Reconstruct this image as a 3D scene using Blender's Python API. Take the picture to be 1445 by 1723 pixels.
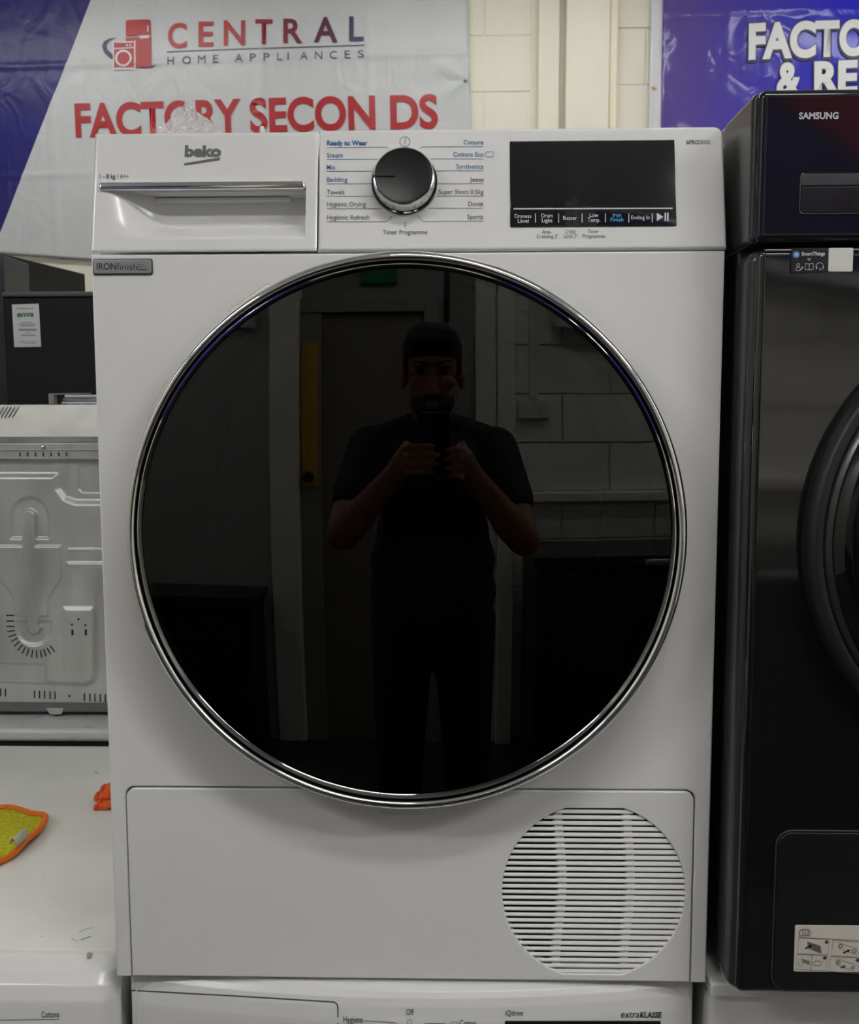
import bpy, bmesh, math, random
from mathutils import Vector, Matrix
from math import sin, cos, pi, radians, sqrt, atan2, hypot

random.seed(7)
for o in list(bpy.data.objects):
    bpy.data.objects.remove(o)
scene = bpy.context.scene
COL = scene.collection

# ------------------------------------------------------------------ camera
IMG_W, IMG_H, FPX = 1445, 1723, 1650.0
CAM = Vector((0.0446873, -0.94239804, 1.41918733))
PITCH, YAW, ROLL = 0.09787593, -0.02410658, -0.00256798
_f = Vector((sin(YAW) * cos(PITCH), cos(YAW) * cos(PITCH), -sin(PITCH)))
_r = Vector((cos(YAW), -sin(YAW), 0))
_u = _r.cross(_f)
RT = cos(ROLL) * _r + sin(ROLL) * _u
UP = -sin(ROLL) * _r + cos(ROLL) * _u
FW = _f
cd = bpy.data.cameras.new('camera')
cam = bpy.data.objects.new('camera', cd)
COL.objects.link(cam)
cam.matrix_world = Matrix(((RT.x, UP.x, -FW.x, CAM.x), (RT.y, UP.y, -FW.y, CAM.y), (RT.z, UP.z, -FW.z, CAM.z), (0, 0, 0, 1)))
cd.sensor_fit = 'HORIZONTAL'
cd.sensor_width = 36.0
cd.lens = 36.0 * FPX / IMG_W
cd.clip_start = 0.005
cd.clip_end = 50
cd.dof.use_dof = True
cd.dof.focus_distance = 0.95
cd.dof.aperture_fstop = (cd.lens / 1000.0) / 0.0016
scene.camera = cam

# ------------------------------------------------------------------ world, exposure
wd = bpy.data.worlds.new('world')
scene.world = wd
wd.use_nodes = True
wd.node_tree.nodes['Background'].inputs[0].default_value = (0.9, 0.95, 1, 1)
wd.node_tree.nodes['Background'].inputs[1].default_value = 0.02
vs = scene.view_settings
vs.view_transform = 'Standard'
vs.look = 'None'
vs.gamma = 1.0
vs.use_curve_mapping = False
vs.exposure = 1.69
scene.cycles.max_bounces = 10
scene.cycles.transparent_max_bounces = 16
scene.cycles.sample_clamp_indirect = 4.0

# ceiling battens: (x, y, length along x, strength)
LIGHTS = [(-2.15, -1.95, 1.3, 11.0), (2.3, -1.95, 1.3, 13.0), (0.45, -1.25, 1.3, 6.5),  # middle aisle batten is added to brighten the dryer's right side and front wall
          (-1.6, 2.4, 1.5, 3.4), (0.3, 2.4, 1.5, 3.4), (2.2, 2.4, 1.5, 3.4)]
CEIL = 3.3
BACK_Y, FRONT_Y, LEFT_X, RIGHT_X = 3.3, -2.5, -3.0, 3.4

# ------------------------------------------------------------------ pixel helpers (metric lay-out on known planes)
def ray(px, py):
    return (FW * FPX + RT * (px - IMG_W / 2) + UP * (IMG_H / 2 - py)).normalized()
def at(px, py, Y):
    d = ray(px, py)
    return CAM + d * ((Y - CAM.y) / d.y)
def atz(px, py, Z):
    d = ray(px, py)
    return CAM + d * ((Z - CAM.z) / d.z)
def atx(px, py, X):
    d = ray(px, py)
    return CAM + d * ((X - CAM.x) / d.x)

# ------------------------------------------------------------------ materials
def lin(c):
    c = c / 255.0
    return c / 12.92 if c <= 0.04045 else ((c + 0.055) / 1.055) ** 2.4
def rgb(r, g, b):
    return (lin(r), lin(g), lin(b), 1)
MATS = {}
def mat(name, col, rough=0.5, metal=0.0, coat=0.0, noise=0.0, nscale=30.0, bump=0.0, bscale=60.0, spec=0.5, stretch=None, bdist=0.002, rvar=0.0):
    """procedural principled material: colour mottling, roughness variation and fine relief from noise"""
    if name in MATS:
        return MATS[name]
    m = bpy.data.materials.new(name)
    m.use_nodes = True
    nt = m.node_tree
    b = nt.nodes['Principled BSDF']
    b.inputs['Base Color'].default_value = col
    b.inputs['Roughness'].default_value = rough
    b.inputs['Metallic'].default_value = metal
    b.inputs['Coat Weight'].default_value = coat
    b.inputs['Coat Roughness'].default_value = 0.08
    b.inputs['Specular IOR Level'].default_value = spec
    tc = nt.nodes.new('ShaderNodeTexCoord')
    src = tc.outputs['Object']
    if stretch:
        mp = nt.nodes.new('ShaderNodeMapping')
        mp.inputs['Scale'].default_value = stretch
        nt.links.new(src, mp.inputs['Vector'])
        src = mp.outputs['Vector']
    if noise > 0 or rvar > 0:
        n = nt.nodes.new('ShaderNodeTexNoise')
        n.inputs['Scale'].default_value = nscale
        n.inputs['Detail'].default_value = 5
        nt.links.new(src, n.inputs['Vector'])
        if noise > 0:
            mr = nt.nodes.new('ShaderNodeMapRange')
            mr.inputs[1].default_value = 0.3
            mr.inputs[2].default_value = 0.7
            mr.inputs[3].default_value = 1 - noise
            mr.inputs[4].default_value = 1 + noise * 0.4
            nt.links.new(n.outputs['Fac'], mr.inputs[0])
            mx = nt.nodes.new('ShaderNodeMix')
            mx.data_type = 'RGBA'
            mx.blend_type = 'MULTIPLY'
            mx.inputs[0].default_value = 1
            mx.inputs[6].default_value = col
            nt.links.new(mr.outputs[0], mx.inputs[7])
            nt.links.new(mx.outputs[2], b.inputs['Base Color'])
        if rvar > 0:
            mr2 = nt.nodes.new('ShaderNodeMapRange')
            mr2.inputs[1].default_value = 0.3
            mr2.inputs[2].default_value = 0.7
            mr2.inputs[3].default_value = max(0.02, rough - rvar)
            mr2.inputs[4].default_value = rough + rvar
            nt.links.new(n.outputs['Fac'], mr2.inputs[0])
            nt.links.new(mr2.outputs[0], b.inputs['Roughness'])
    if bump > 0:
        n2 = nt.nodes.new('ShaderNodeTexNoise')
        n2.inputs['Scale'].default_value = bscale
        n2.inputs['Detail'].default_value = 4
        nt.links.new(src, n2.inputs['Vector'])
        bp = nt.nodes.new('ShaderNodeBump')
        bp.inputs['Strength'].default_value = bump
        bp.inputs['Distance'].default_value = bdist
        nt.links.new(n2.outputs['Fac'], bp.inputs['Height'])
        nt.links.new(bp.outputs['Normal'], b.inputs['Normal'])
    MATS[name] = m
    return m

def glass_mat(name, tint, ior=1.5, rough=0.0):
    if name in MATS:
        return MATS[name]
    m = bpy.data.materials.new(name)
    m.use_nodes = True
    nt = m.node_tree
    nt.nodes.remove(nt.nodes['Principled BSDF'])
    out = nt.nodes['Material Output']
    t = nt.nodes.new('ShaderNodeBsdfTransparent')
    t.inputs[0].default_value = tint
    g = nt.nodes.new('ShaderNodeBsdfGlossy')
    g.inputs['Roughness'].default_value = rough
    fr = nt.nodes.new('ShaderNodeFresnel')
    fr.inputs[0].default_value = ior
    mx = nt.nodes.new('ShaderNodeMixShader')
    nt.links.new(fr.outputs[0], mx.inputs[0])
    nt.links.new(t.outputs[0], mx.inputs[1])
    nt.links.new(g.outputs[0], mx.inputs[2])
    nt.links.new(mx.outputs[0], out.inputs[0])
    MATS[name] = m
    return m

def emit_mat(name, col, strength):
    m = bpy.data.materials.new(name)
    m.use_nodes = True
    b = m.node_tree.nodes['Principled BSDF']
    b.inputs['Base Color'].default_value = (0.8, 0.8, 0.8, 1)
    b.inputs['Emission Color'].default_value = col
    b.inputs['Emission Strength'].default_value = strength
    return m

WHITE = mat('white_enamel', rgb(226, 226, 224), 0.34, noise=0.02, nscale=6, rvar=0.04)
WHITE_P = mat('white_gloss_plastic', rgb(221, 221, 220), 0.22, noise=0.015, nscale=5, coat=0.2)
WHITE_T = mat('white_used_worktop', rgb(228, 229, 224), 0.38, noise=0.07, nscale=9, bump=0.15, bscale=25)
CHROME = mat('chrome', (0.86, 0.86, 0.85, 1), 0.05, 1.0, rvar=0.02, nscale=40)
CHROME_S = mat('satin_chrome', (0.62, 0.62, 0.62, 1), 0.16, 1.0, rvar=0.03, nscale=40)
BLACK_P = mat('black_gloss_plastic', (0.006, 0.006, 0.007, 1), 0.12, rvar=0.03)
BLACK_M = mat('black_matte_plastic', (0.012, 0.012, 0.013, 1), 0.45, rvar=0.05)
SCREEN = mat('display_glass', (0.012, 0.012, 0.013, 1), 0.03, rvar=0.005)
DOORGLASS = glass_mat('smoked_door_glass', (0.26, 0.26, 0.265, 1), 1.66)
GREY_INK = mat('grey_print', rgb(92, 92, 92), 0.5, noise=0.02)
LOGO_INK = mat('logo_grey_print', rgb(96, 97, 95), 0.4, noise=0.02)
BLUE_INK = mat('blue_print', rgb(36, 92, 150), 0.5, noise=0.02)
LIGHT_INK = mat('pale_print', rgb(200, 205, 210), 0.5, noise=0.02)
CYAN_INK = mat('cyan_print', rgb(70, 165, 215), 0.5, noise=0.02)
DARK_INK = mat('dark_print', rgb(52, 52, 54), 0.5, noise=0.02)
SEAM = mat('seam_shadow_gap', rgb(70, 70, 70), 0.7, noise=0.05)

# ------------------------------------------------------------------ geometry helpers
def obj(name, verts, faces, m, parent=None, smooth=None, xf=None, label=None):
    if xf:
        verts = [xf(*v) for v in verts]
    me = bpy.data.meshes.new(name)
    me.from_pydata([tuple(v) for v in verts], [], faces)
    return link(name, me, m, parent, smooth, label)
def link(name, me, m, parent=None, smooth=None, label=None):
    me.update()
    if m is not None:
        me.materials.clear()
        me.materials.append(m)
    if smooth is not None:
        me.polygons.foreach_set('use_smooth', [True] * len(me.polygons))
        if smooth < 179:
            me.set_sharp_from_angle(angle=radians(smooth))
    o = bpy.data.objects.new(name, me)
    COL.objects.link(o)
    if parent is not None:
        setpar(o, parent)
    if label:
        o['label'] = label
    return o
WM = {}
def wm(o):
    return WM.get(o.name, Matrix.Identity(4))
def setpar(o, p):
    o.parent = p
    o.matrix_parent_inverse = wm(p).inverted()
def thing(name, label, cat, loc, group=None):
    o = bpy.data.objects.new(name, None)
    o.empty_display_size = 0.05
    COL.objects.link(o)
    o.location = loc
    WM[o.name] = Matrix.Translation(Vector(loc))
    tag(o, label, cat, group)
    return o
def tag(o, label=None, cat=None, group=None, kind=None):
    if label: o['label'] = label
    if cat: o['category'] = cat
    if group: o['group'] = group
    if kind: o['kind'] = kind
    return o
def wnorm(o, on=True):
    """keep big faces flat-shaded beside their rounded rims"""
    if on:
        md = o.modifiers.new('weighted_normals', 'WEIGHTED_NORMAL')
        md.weight = 100
        md.keep_sharp = True
    return o
def box(name, x0, x1, y0, y1, z0, z1, m, parent=None, bev=0.0, seg=2, xf=None, label=None):
    bm = bmesh.new()
    bmesh.ops.create_cube(bm, size=1)
    for v in bm.verts:
        v.co = Vector((x0 + (v.co.x + .5) * (x1 - x0), y0 + (v.co.y + .5) * (y1 - y0), z0 + (v.co.z + .5) * (z1 - z0)))
    if bev > 0:
        bmesh.ops.bevel(bm, geom=bm.edges[:], offset=bev, segments=seg, affect='EDGES', profile=0.5)
    if xf:
        for v in bm.verts:
            v.co = Vector(xf(*v.co))
    me = bpy.data.meshes.new(name)
    bm.to_mesh(me)
    bm.free()
    return wnorm(link(name, me, m, parent, 60 if bev > 0 else None, label), bev > 0)
def plate(name, outline, holes, y0, y1, m, parent=None, bev=0.001, xf=None, label=None, res=2):
    """solid plate from a 2D outline (x,z) with holes, front at y0, back at y1, rounded rims"""
    cu = bpy.data.curves.new('tmp', 'CURVE')
    cu.dimensions = '2D'
    cu.fill_mode = 'BOTH'
    for loop in [outline] + list(holes):
        sp = cu.splines.new('POLY')
        sp.points.add(len(loop) - 1)
        for p, q in zip(sp.points, loop):
            p.co = (q[0], q[1], 0, 1)
        sp.use_cyclic_u = True
    h = abs(y1 - y0)
    cu.extrude = max(h / 2 - bev, 1e-5)
    cu.bevel_depth = bev
    cu.bevel_resolution = res
    cu.offset = -bev
    t = bpy.data.objects.new('tmp', cu)
    COL.objects.link(t)
    dg = bpy.context.evaluated_depsgraph_get()
    me = bpy.data.meshes.new_from_object(t.evaluated_get(dg))
    bpy.data.objects.remove(t)
    bpy.data.curves.remove(cu)
    yc = (y0 + y1) / 2
    for v in me.vertices:
        c = (v.co.x, yc - v.co.z, v.co.y)
        v.co = Vector(xf(*c)) if xf else Vector(c)
    me.name = name
    bm = bmesh.new()
    bm.from_mesh(me)
    bmesh.ops.remove_doubles(bm, verts=bm.verts, dist=1e-6)
    bmesh.ops.recalc_face_normals(bm, faces=bm.faces)
    bm.to_mesh(me)
    bm.free()
    return wnorm(link(name, me, m, parent, 50, label), bev > 0.0005)
def rrect(x0, x1, z0, z1, r, n=6, corners=(1, 1, 1, 1)):
    """rounded rectangle outline; corners = bl, br, tr, tl"""
    pts = []
    for (cx, cz, a0, k) in ((x0 + r, z0 + r, pi, 0), (x1 - r, z0 + r, 1.5 * pi, 1), (x1 - r, z1 - r, 0, 2), (x0 + r, z1 - r, .5 * pi, 3)):
        if corners[k]:
            for i in range(n + 1):
                a = a0 + i / n * pi / 2
                pts.append((cx + r * cos(a), cz + r * sin(a)))
        else:
            pts.append(((x0, x1, x1, x0)[k], (z0, z0, z1, z1)[k]))
    return pts
def circ(cx, cz, r, n=96):
    return [(cx + r * cos(2 * pi * i / n), cz + r * sin(2 * pi * i / n)) for i in range(n)]
def lathe(name, cx, cz, prof, m, parent=None, n=160, smooth=35, xf=None, label=None, closed=False):
    """revolve (r, y) profile about the y-direction through (cx, cz)"""
    V, F = [], []
    k = len(prof)
    for i in range(n):
        a = 2 * pi * i / n
        for (r, y) in prof:
            V.append((cx + r * cos(a), y, cz + r * sin(a)))
    for i in range(n):
        j = (i + 1) % n
        for q in range(k if closed else k - 1):
            q2 = (q + 1) % k
            F.append((i * k + q, i * k + q2, j * k + q2, j * k + q))
    o = obj(name, V, F, m, parent, None, xf, label)
    fixn(o, smooth)
    return o
def fixn(o, smooth=35, doubles=1e-6):
    me = o.data
    bm = bmesh.new()
    bm.from_mesh(me)
    if doubles:
        bmesh.ops.remove_doubles(bm, verts=bm.verts, dist=doubles)
    bmesh.ops.recalc_face_normals(bm, faces=bm.faces)
    bm.to_mesh(me)
    bm.free()
    if smooth is not None:
        me.polygons.foreach_set('use_smooth', [True] * len(me.polygons))
        if smooth < 179:
            me.set_sharp_from_angle(angle=radians(smooth))
def grid(name, nu, nv, fn, m, parent=None, smooth=179, thick=0.0, label=None):
    V = [fn(i / nu, j / nv) for j in range(nv + 1) for i in range(nu + 1)]
    F = [(j * (nu + 1) + i, j * (nu + 1) + i + 1, (j + 1) * (nu + 1) + i + 1, (j + 1) * (nu + 1) + i) for j in range(nv) for i in range(nu)]
    o = obj(name, V, F, m, parent, smooth, None, label)
    if thick:
        md = o.modifiers.new('thickness', 'SOLIDIFY')
        md.thickness = thick
        md.offset = 0
    return o
def tube(name, pts, r, m, parent=None, n=10, closed=False, label=None):
    V, F = [], []
    P = [Vector(p) for p in pts]
    N = len(P)
    prev = None
    for i, p in enumerate(P):
        a = P[(i - 1) % N] if (closed or i > 0) else p
        b = P[(i + 1) % N] if (closed or i < N - 1) else p
        t = (b - a).normalized()
        if prev is None:
            s = t.cross(Vector((0.13, 0.31, 0.94)))
            if s.length < 1e-3: s = t.cross(Vector((1, 0, 0)))
        else:
            s = prev - t * prev.dot(t)
        s.normalize()
        prev = s
        w = t.cross(s)
        rr = r[i] if isinstance(r, (list, tuple)) else r
        for k in range(n):
            q = 2 * pi * k / n
            V.append(p + s * rr * cos(q) + w * rr * sin(q))
    for i in range(N if closed else N - 1):
        j = (i + 1) % N
        for k in range(n):
            l = (k + 1) % n
            F.append((i * n + k, i * n + l, j * n + l, j * n + k))
    if not closed:
        F.append(tuple(range(n)))
        F.append(tuple(range((N - 1) * n, N * n)))
    o = obj(name, V, F, m, parent, 60, None, label)
    fixn(o, 60, 0)
    return o

# ---- text: built-in font outlines turned into mesh, fitted between two baseline points
def text_mesh(body, weight=0.0, track=1.0, shear=0.0, res=3):
    cu = bpy.data.curves.new('txt', 'FONT')
    cu.body = body
    cu.size = 1.0
    cu.offset = weight
    cu.space_character = track
    cu.shear = shear
    cu.resolution_u = res
    t = bpy.data.objects.new('txt', cu)
    COL.objects.link(t)
    dg = bpy.context.evaluated_depsgraph_get()
    me = bpy.data.meshes.new_from_object(t.evaluated_get(dg))
    bpy.data.objects.remove(t)
    bpy.data.curves.remove(cu)
    return me
_capm = text_mesh('H')
CAPH = max(v.co.y for v in _capm.vertices) - min(v.co.y for v in _capm.vertices)
def text(body, p0, p1, cap, m, parent, weight=0.0, track=1.0, surf=None, lift=0.0004, name='lettering', shear=0.0, label=None):
    """body between plane points p0 and p1 (2D u,v: ink left and right on the baseline) with capital height cap; surf(u, v, lift) -> 3D"""
    me = text_mesh(body, weight, track, shear, 3 if cap < .02 else 9)
    xs = [v.co.x for v in me.vertices]
    a, b = min(xs), max(xs)
    dx, dz = p1[0] - p0[0], p1[1] - p0[1]
    L = hypot(dx, dz)
    ux, uz = dx / L, dz / L
    kx = L / (b - a)
    kz = cap / CAPH * 1.10
    for v in me.vertices:
        s = (v.co.x - a) * kx
        h = v.co.y * kz
        v.co = Vector(surf(p0[0] + ux * s - uz * h, p0[1] + uz * s + ux * h, lift))
    me.name = name
    return link(name, me, m, parent, None, label)
def flat(name, pts, m, parent, surf, lift=0.0004, holes=(), label=None):
    """thin printed shape on a surface"""
    me_o = plate(name, pts, holes, -0.0001, 0.0001, m, parent, bev=0.0, xf=lambda x, y, z: surf(x, z, lift - y), label=label)
    return me_o
def stroke(name, pts, w, m, parent, surf, lift=0.0004, closed=False):
    """thin printed line of width w along 2D points"""
    P = [Vector((p[0], p[1])) for p in pts]
    N = len(P)
    V, F = [], []
    for i in range(N):
        a = P[(i - 1) % N] if (closed or i > 0) else P[i]
        b = P[(i + 1) % N] if (closed or i < N - 1) else P[i]
        t = (b - a).normalized()
        n = Vector((-t.y, t.x)) * w / 2
        V.append(surf(P[i].x + n.x, P[i].y + n.y, lift))
        V.append(surf(P[i].x - n.x, P[i].y - n.y, lift))
    for i in range(N if closed else N - 1):
        j = (i + 1) % N
        F.append((2 * i, 2 * i + 1, 2 * j + 1, 2 * j))
    return obj(name, V, F, m, parent)
def wallsurf(Y):
    return lambda u, v, l: (u, Y - l, v)
def xz(px, py, Y):
    p = at(px, py, Y)
    return (p.x, p.z)

#PART2
# ================================================================== SETTING
WALLP = mat('cream_wall_paint', rgb(236, 232, 215), 0.55, noise=0.04, nscale=5, bump=0.5, bscale=45, stretch=(1.6, 1, 0.35), bdist=0.004)
WALLW = mat('white_wall_paint', rgb(226, 225, 216), 0.5, noise=0.04, nscale=4, bump=0.35, bscale=40)
JOINT = mat('painted_mortar', rgb(231, 227, 210), 0.6, noise=0.05, nscale=20)
FLOORM = mat('grey_vinyl_floor', rgb(62, 60, 58), 0.35, noise=0.15, nscale=8)
CEILM = mat('ceiling_paint', rgb(232, 232, 228), 0.7, noise=0.03)
S = 'structure'
tag(box('floor', LEFT_X, RIGHT_X, FRONT_Y - .1, BACK_Y + .1, -0.1, 0, FLOORM), kind=S)
tag(box('ceiling', LEFT_X - .1, RIGHT_X + .1, FRONT_Y - .2, BACK_Y + .2, CEIL, CEIL + .1, CEILM), kind=S)
wall_back = tag(box('wall_back', LEFT_X, RIGHT_X, BACK_Y + .006, BACK_Y + .15, 0, CEIL, JOINT), kind=S)
wall_front = tag(box('wall_front', LEFT_X, RIGHT_X, FRONT_Y - .15, FRONT_Y - .012, 0, CEIL, JOINT), kind=S)
tag(box('wall_left', LEFT_X - .12, LEFT_X, FRONT_Y - .15, BACK_Y + .15, 0, CEIL, WALLW), kind=S)
tag(box('wall_right', RIGHT_X, RIGHT_X + .12, FRONT_Y - .15, BACK_Y + .15, 0, CEIL, WALLW), kind=S)

def blocks(wall, x0, x1, z0, z1, yface, back, m, phase=0.0, zph=0.0, pw=0.45, ph=0.2255):
    """painted blocks, each one a piece of the wall, joints recessed"""
    g = 0.006
    r = 0
    z = z0 + zph
    while z < z1 - 0.02:
        x = x0 - (phase if r % 2 == 0 else phase + pw / 2) % pw
        while x < x1 - 0.02:
            a, b = max(x, x0), min(x + pw, x1)
            if b - a > 0.02:
                j = random.uniform(-0.002, 0.002)
                if back > yface:
                    box('block', a + g / 2, b - g / 2, yface + j, back, z + g / 2, min(z + ph, z1) - g / 2, m, wall, 0.004, 1)
                else:
                    box('block', a + g / 2, b - g / 2, back, yface + j, z + g / 2, min(z + ph, z1) - g / 2, m, wall, 0.004, 1)
            x += pw
        z += ph
        r += 1

# back wall: joints read at z 2.76 and 2.98 beside the pale banner
bx = lambda px: at(px, 110, BACK_Y).x
zj = at(850, 155, BACK_Y).z
blocks(wall_back, LEFT_X, bx(894), zj - 6 * .2255, CEIL, BACK_Y, BACK_Y + .013, WALLP, 0.20)
zj2 = at(1065, 143, BACK_Y).z
blocks(wall_back, bx(1030), RIGHT_X, zj2 - 6 * .2255, CEIL, BACK_Y, BACK_Y + .013, WALLP, 0.31)
box('rendered_base', LEFT_X, RIGHT_X, BACK_Y, BACK_Y + .013, 0, zj - 6 * .2255 - .006, WALLP, wall_back)
t1 = tag(box('trim_1', bx(904), bx(940), BACK_Y - .035, BACK_Y + .02, 0.0, CEIL, WALLP, None, .006), kind=S)
t2 = tag(box('trim_2', bx(940), bx(949), BACK_Y - .02, BACK_Y + .02, 0.0, CEIL, mat('grey_wall_strip', rgb(196, 190, 174), .5, noise=.05), None, .002), kind=S)  # narrow strip, greyer than the paint either side
t3 = tag(box('trim_3', bx(949), bx(1021), BACK_Y - .07, BACK_Y + .02, 0.0, CEIL, WALLP, None, .005), kind=S)
t4 = tag(box('trim_4', bx(1021), bx(1037), BACK_Y - .045, BACK_Y + .02, 0.0, CEIL, mat('cream_corner_bead', rgb(246, 238, 214), .45, noise=.03), None, .012, 3), kind=S)

# wall behind the photographer (seen in the dark door glass)
WG = mat('white_block_paint', rgb(240, 238, 230), 0.5, noise=0.05, nscale=5, bump=0.4, bscale=35)
blocks(wall_front, 0.38, RIGHT_X, 1.215 - 3 * .2255, CEIL, FRONT_Y, FRONT_Y - .013, WG, 0.22)
PLASTER = mat('grey_white_plaster', rgb(150, 150, 146), .6, noise=.05, nscale=3)
box('plaster_panel', LEFT_X, 0.38, FRONT_Y - .014, FRONT_Y, 0.0, CEIL, PLASTER, wall_front)
tag(box('trim_5', 0.205, 0.30, FRONT_Y - .01, FRONT_Y + .05, 0, CEIL, WG, None, .008), kind=S)
tag(box('trim_6', 0.302, 0.378, FRONT_Y - .01, FRONT_Y + .09, 0, CEIL, WG, None, .008), kind=S)
tag(box('trim_7', 0.38, RIGHT_X, FRONT_Y - .01, FRONT_Y + .05, 1.165, 1.215, WG, None, .01, 3), kind=S)
GREYP = mat('grey_partition_paint', rgb(172, 175, 172), .5, noise=.04, nscale=3)
tag(box('wall_partition', LEFT_X, -0.74, FRONT_Y - .01, FRONT_Y + .06, .0, CEIL, GREYP, None, .004), kind=S)
tag(box('trim_8', -0.738, -0.60, FRONT_Y - .01, FRONT_Y + .08, 0, CEIL, WG, None, .01, 3), kind=S)
DOORP = mat('taupe_door_paint', rgb(120, 116, 106), .45, noise=.04, nscale=6)
dr = tag(box('door_1', -0.50, -0.03, FRONT_Y - .005, FRONT_Y + .03, 0.005, 2.03, DOORP, None, .003), kind=S)
FRM = mat('door_frame_paint', rgb(146, 144, 136), .45, noise=.04)
box('door_frame', -0.03, 0.035, FRONT_Y - .005, FRONT_Y + .055, 0, 2.10, FRM, dr, .004)
box('door_frame', -0.598, -0.03, FRONT_Y - .005, FRONT_Y + .055, 2.035, 2.10, FRM, dr, .004)
box('door_frame', -0.598, -0.50, FRONT_Y - .005, FRONT_Y + .05, 0, 2.035, FRM, dr, .004)
YEL = mat('yellow_strip_paint', rgb(214, 160, 52), .5, noise=.08, nscale=12)
box('yellow_finger_plate', -0.588, -0.515, FRONT_Y + .049, FRONT_Y + .056, 1.24, 1.90, YEL, dr, .002)
lathe('door_knob', -0.556, 1.285, [(0.0, FRONT_Y + .10), (.018, FRONT_Y + .098), (.026, FRONT_Y + .085), (.022, FRONT_Y + .07), (.012, FRONT_Y + .062), (.012, FRONT_Y + .054)], BLACK_P, dr, 32)
cable = tag(tube('wall_cable', [(0.075, FRONT_Y + .012, 2.0), (0.075, FRONT_Y + .012, 2.6), (0.075, FRONT_Y + .012, CEIL)], .012, BLACK_M), 'black cable running up the wall beside the taupe door', 'cable')

# green exit sign over the door, double socket with its trunking
es = thing('exit_sign', 'small green exit sign above the taupe door behind the photographer', 'sign', (-.235, FRONT_Y, 2.18))
GREEN = mat('exit_green', rgb(20, 120, 84), .4, noise=.04)
box('sign_panel', -.325, -.155, FRONT_Y + .002, FRONT_Y + .02, 2.175, 2.245, GREEN, es, .002)
box('sign_bracket', -.30, -.18, FRONT_Y - .003, FRONT_Y + .003, 2.19, 2.23, FRM, es)
so = thing('wall_socket', 'white double power socket on the painted block wall', 'socket', (.475, FRONT_Y, 1.55))
SOCK = mat('socket_plastic', rgb(226, 224, 214), .35, noise=.03)
box('face_plate', .402, .548, FRONT_Y, FRONT_Y + .03, 1.55, 1.636, SOCK, so, .004)
for cx_ in (.440, .510):
    box('switch', cx_ - .006, cx_ + .006, FRONT_Y + .028, FRONT_Y + .035, 1.612, 1.628, SOCK, so, .001)
    for (dx, dz, w, h) in ((0, .02, .004, .008), (-.011, 0, .008, .004), (.011, 0, .008, .004)):
        box('pin_slot', cx_ + dx - w / 2, cx_ + dx + w / 2, FRONT_Y + .0285, FRONT_Y + .0305, 1.578 + dz - h / 2, 1.578 + dz + h / 2, BLACK_M, so)
tag(box('cable_trunking', .452, .497, FRONT_Y - .004, FRONT_Y + .025, 1.64, CEIL, SOCK, None, .003), 'white cable trunking rising from the double socket', 'trunking')
# dark counter and black appliances along that wall
ct = thing('service_counter', 'dark low counter standing along the grey partition', 'counter', (-1.6, -2.2, 0))
box('cabinet', LEFT_X + .15, -.78, -2.42, -2.2, 0, .74, BLACK_M, ct, .004)
box('worktop', LEFT_X + .15, -.76, -2.43, -2.17, .742, .775, mat('dark_worktop', (.02, .02, .022, 1), .4, noise=.1), ct, .004)
fz = thing('chest_freezer', 'low black chest freezer by the white block wall', 'freezer', (.75, -2.2, 0))
box('freezer_body', .42, 1.5, -2.44, -2.0, .02, .93, BLACK_M, fz, .012)
box('freezer_lid', .41, 1.51, -2.445, -1.99, .935, .99, mat('charcoal_lid', (.03, .03, .032, 1), .35, noise=.05), fz, .012)
box('handle', .85, 1.05, -1.99, -1.97, .945, .97, CHROME_S, fz, .004)

# ceiling battens
for i, (lx, ly, ll, ls) in enumerate(LIGHTS):
    where = ['over the aisle on the left', 'over the aisle on the right', 'added over the middle of the aisle to brighten the fronts', 'at the back left', 'near the back wall in the middle', 'at the back right'][i]
    L = thing('ceiling_light', 'white ceiling batten light ' + where, 'light', (lx, ly, CEIL), 'ceiling batten lights')
    box('housing', lx - ll / 2, lx + ll / 2, ly - .11, ly + .11, CEIL - .05, CEIL, WHITE, L, .004)
    box('diffuser', lx - ll / 2 + .02, lx + ll / 2 - .02, ly - .09, ly + .09, CEIL - .085, CEIL - .051, emit_mat('batten_diffuser', (1.0, 0.992, 0.945, 1), ls), L, .006)

# ================================================================== TUMBLE DRYER
Z0 = .85
ZS = 1.572
DX = .2990
FXW = .3006      # fascia stands a touch proud of the cabinet sides
dry = thing('tumble_dryer', 'white front-loading tumble dryer with large smoked round door, stacked on a washing machine', 'tumble dryer', (0, .3, Z0))
A = atan2(.025, .118)
FO = Vector((0, 0, 1.5745))
FN = Vector((0, -cos(A), sin(A)))
FU = Vector((0, sin(A), cos(A)))
def FX(x, y, s):
    return Vector((x, 0, 0)) + FO + FU * s - FN * y
def fp(px, py):
    d = ray(px, py)
    t = (FO - CAM).dot(FN) / d.dot(FN)
    p = CAM + d * t
    return (p.x, (p - FO).dot(FU))
FS = lambda u, v, l: FX(u, -l, v)
PC = (0.0, 1.306)      # door centre

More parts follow.
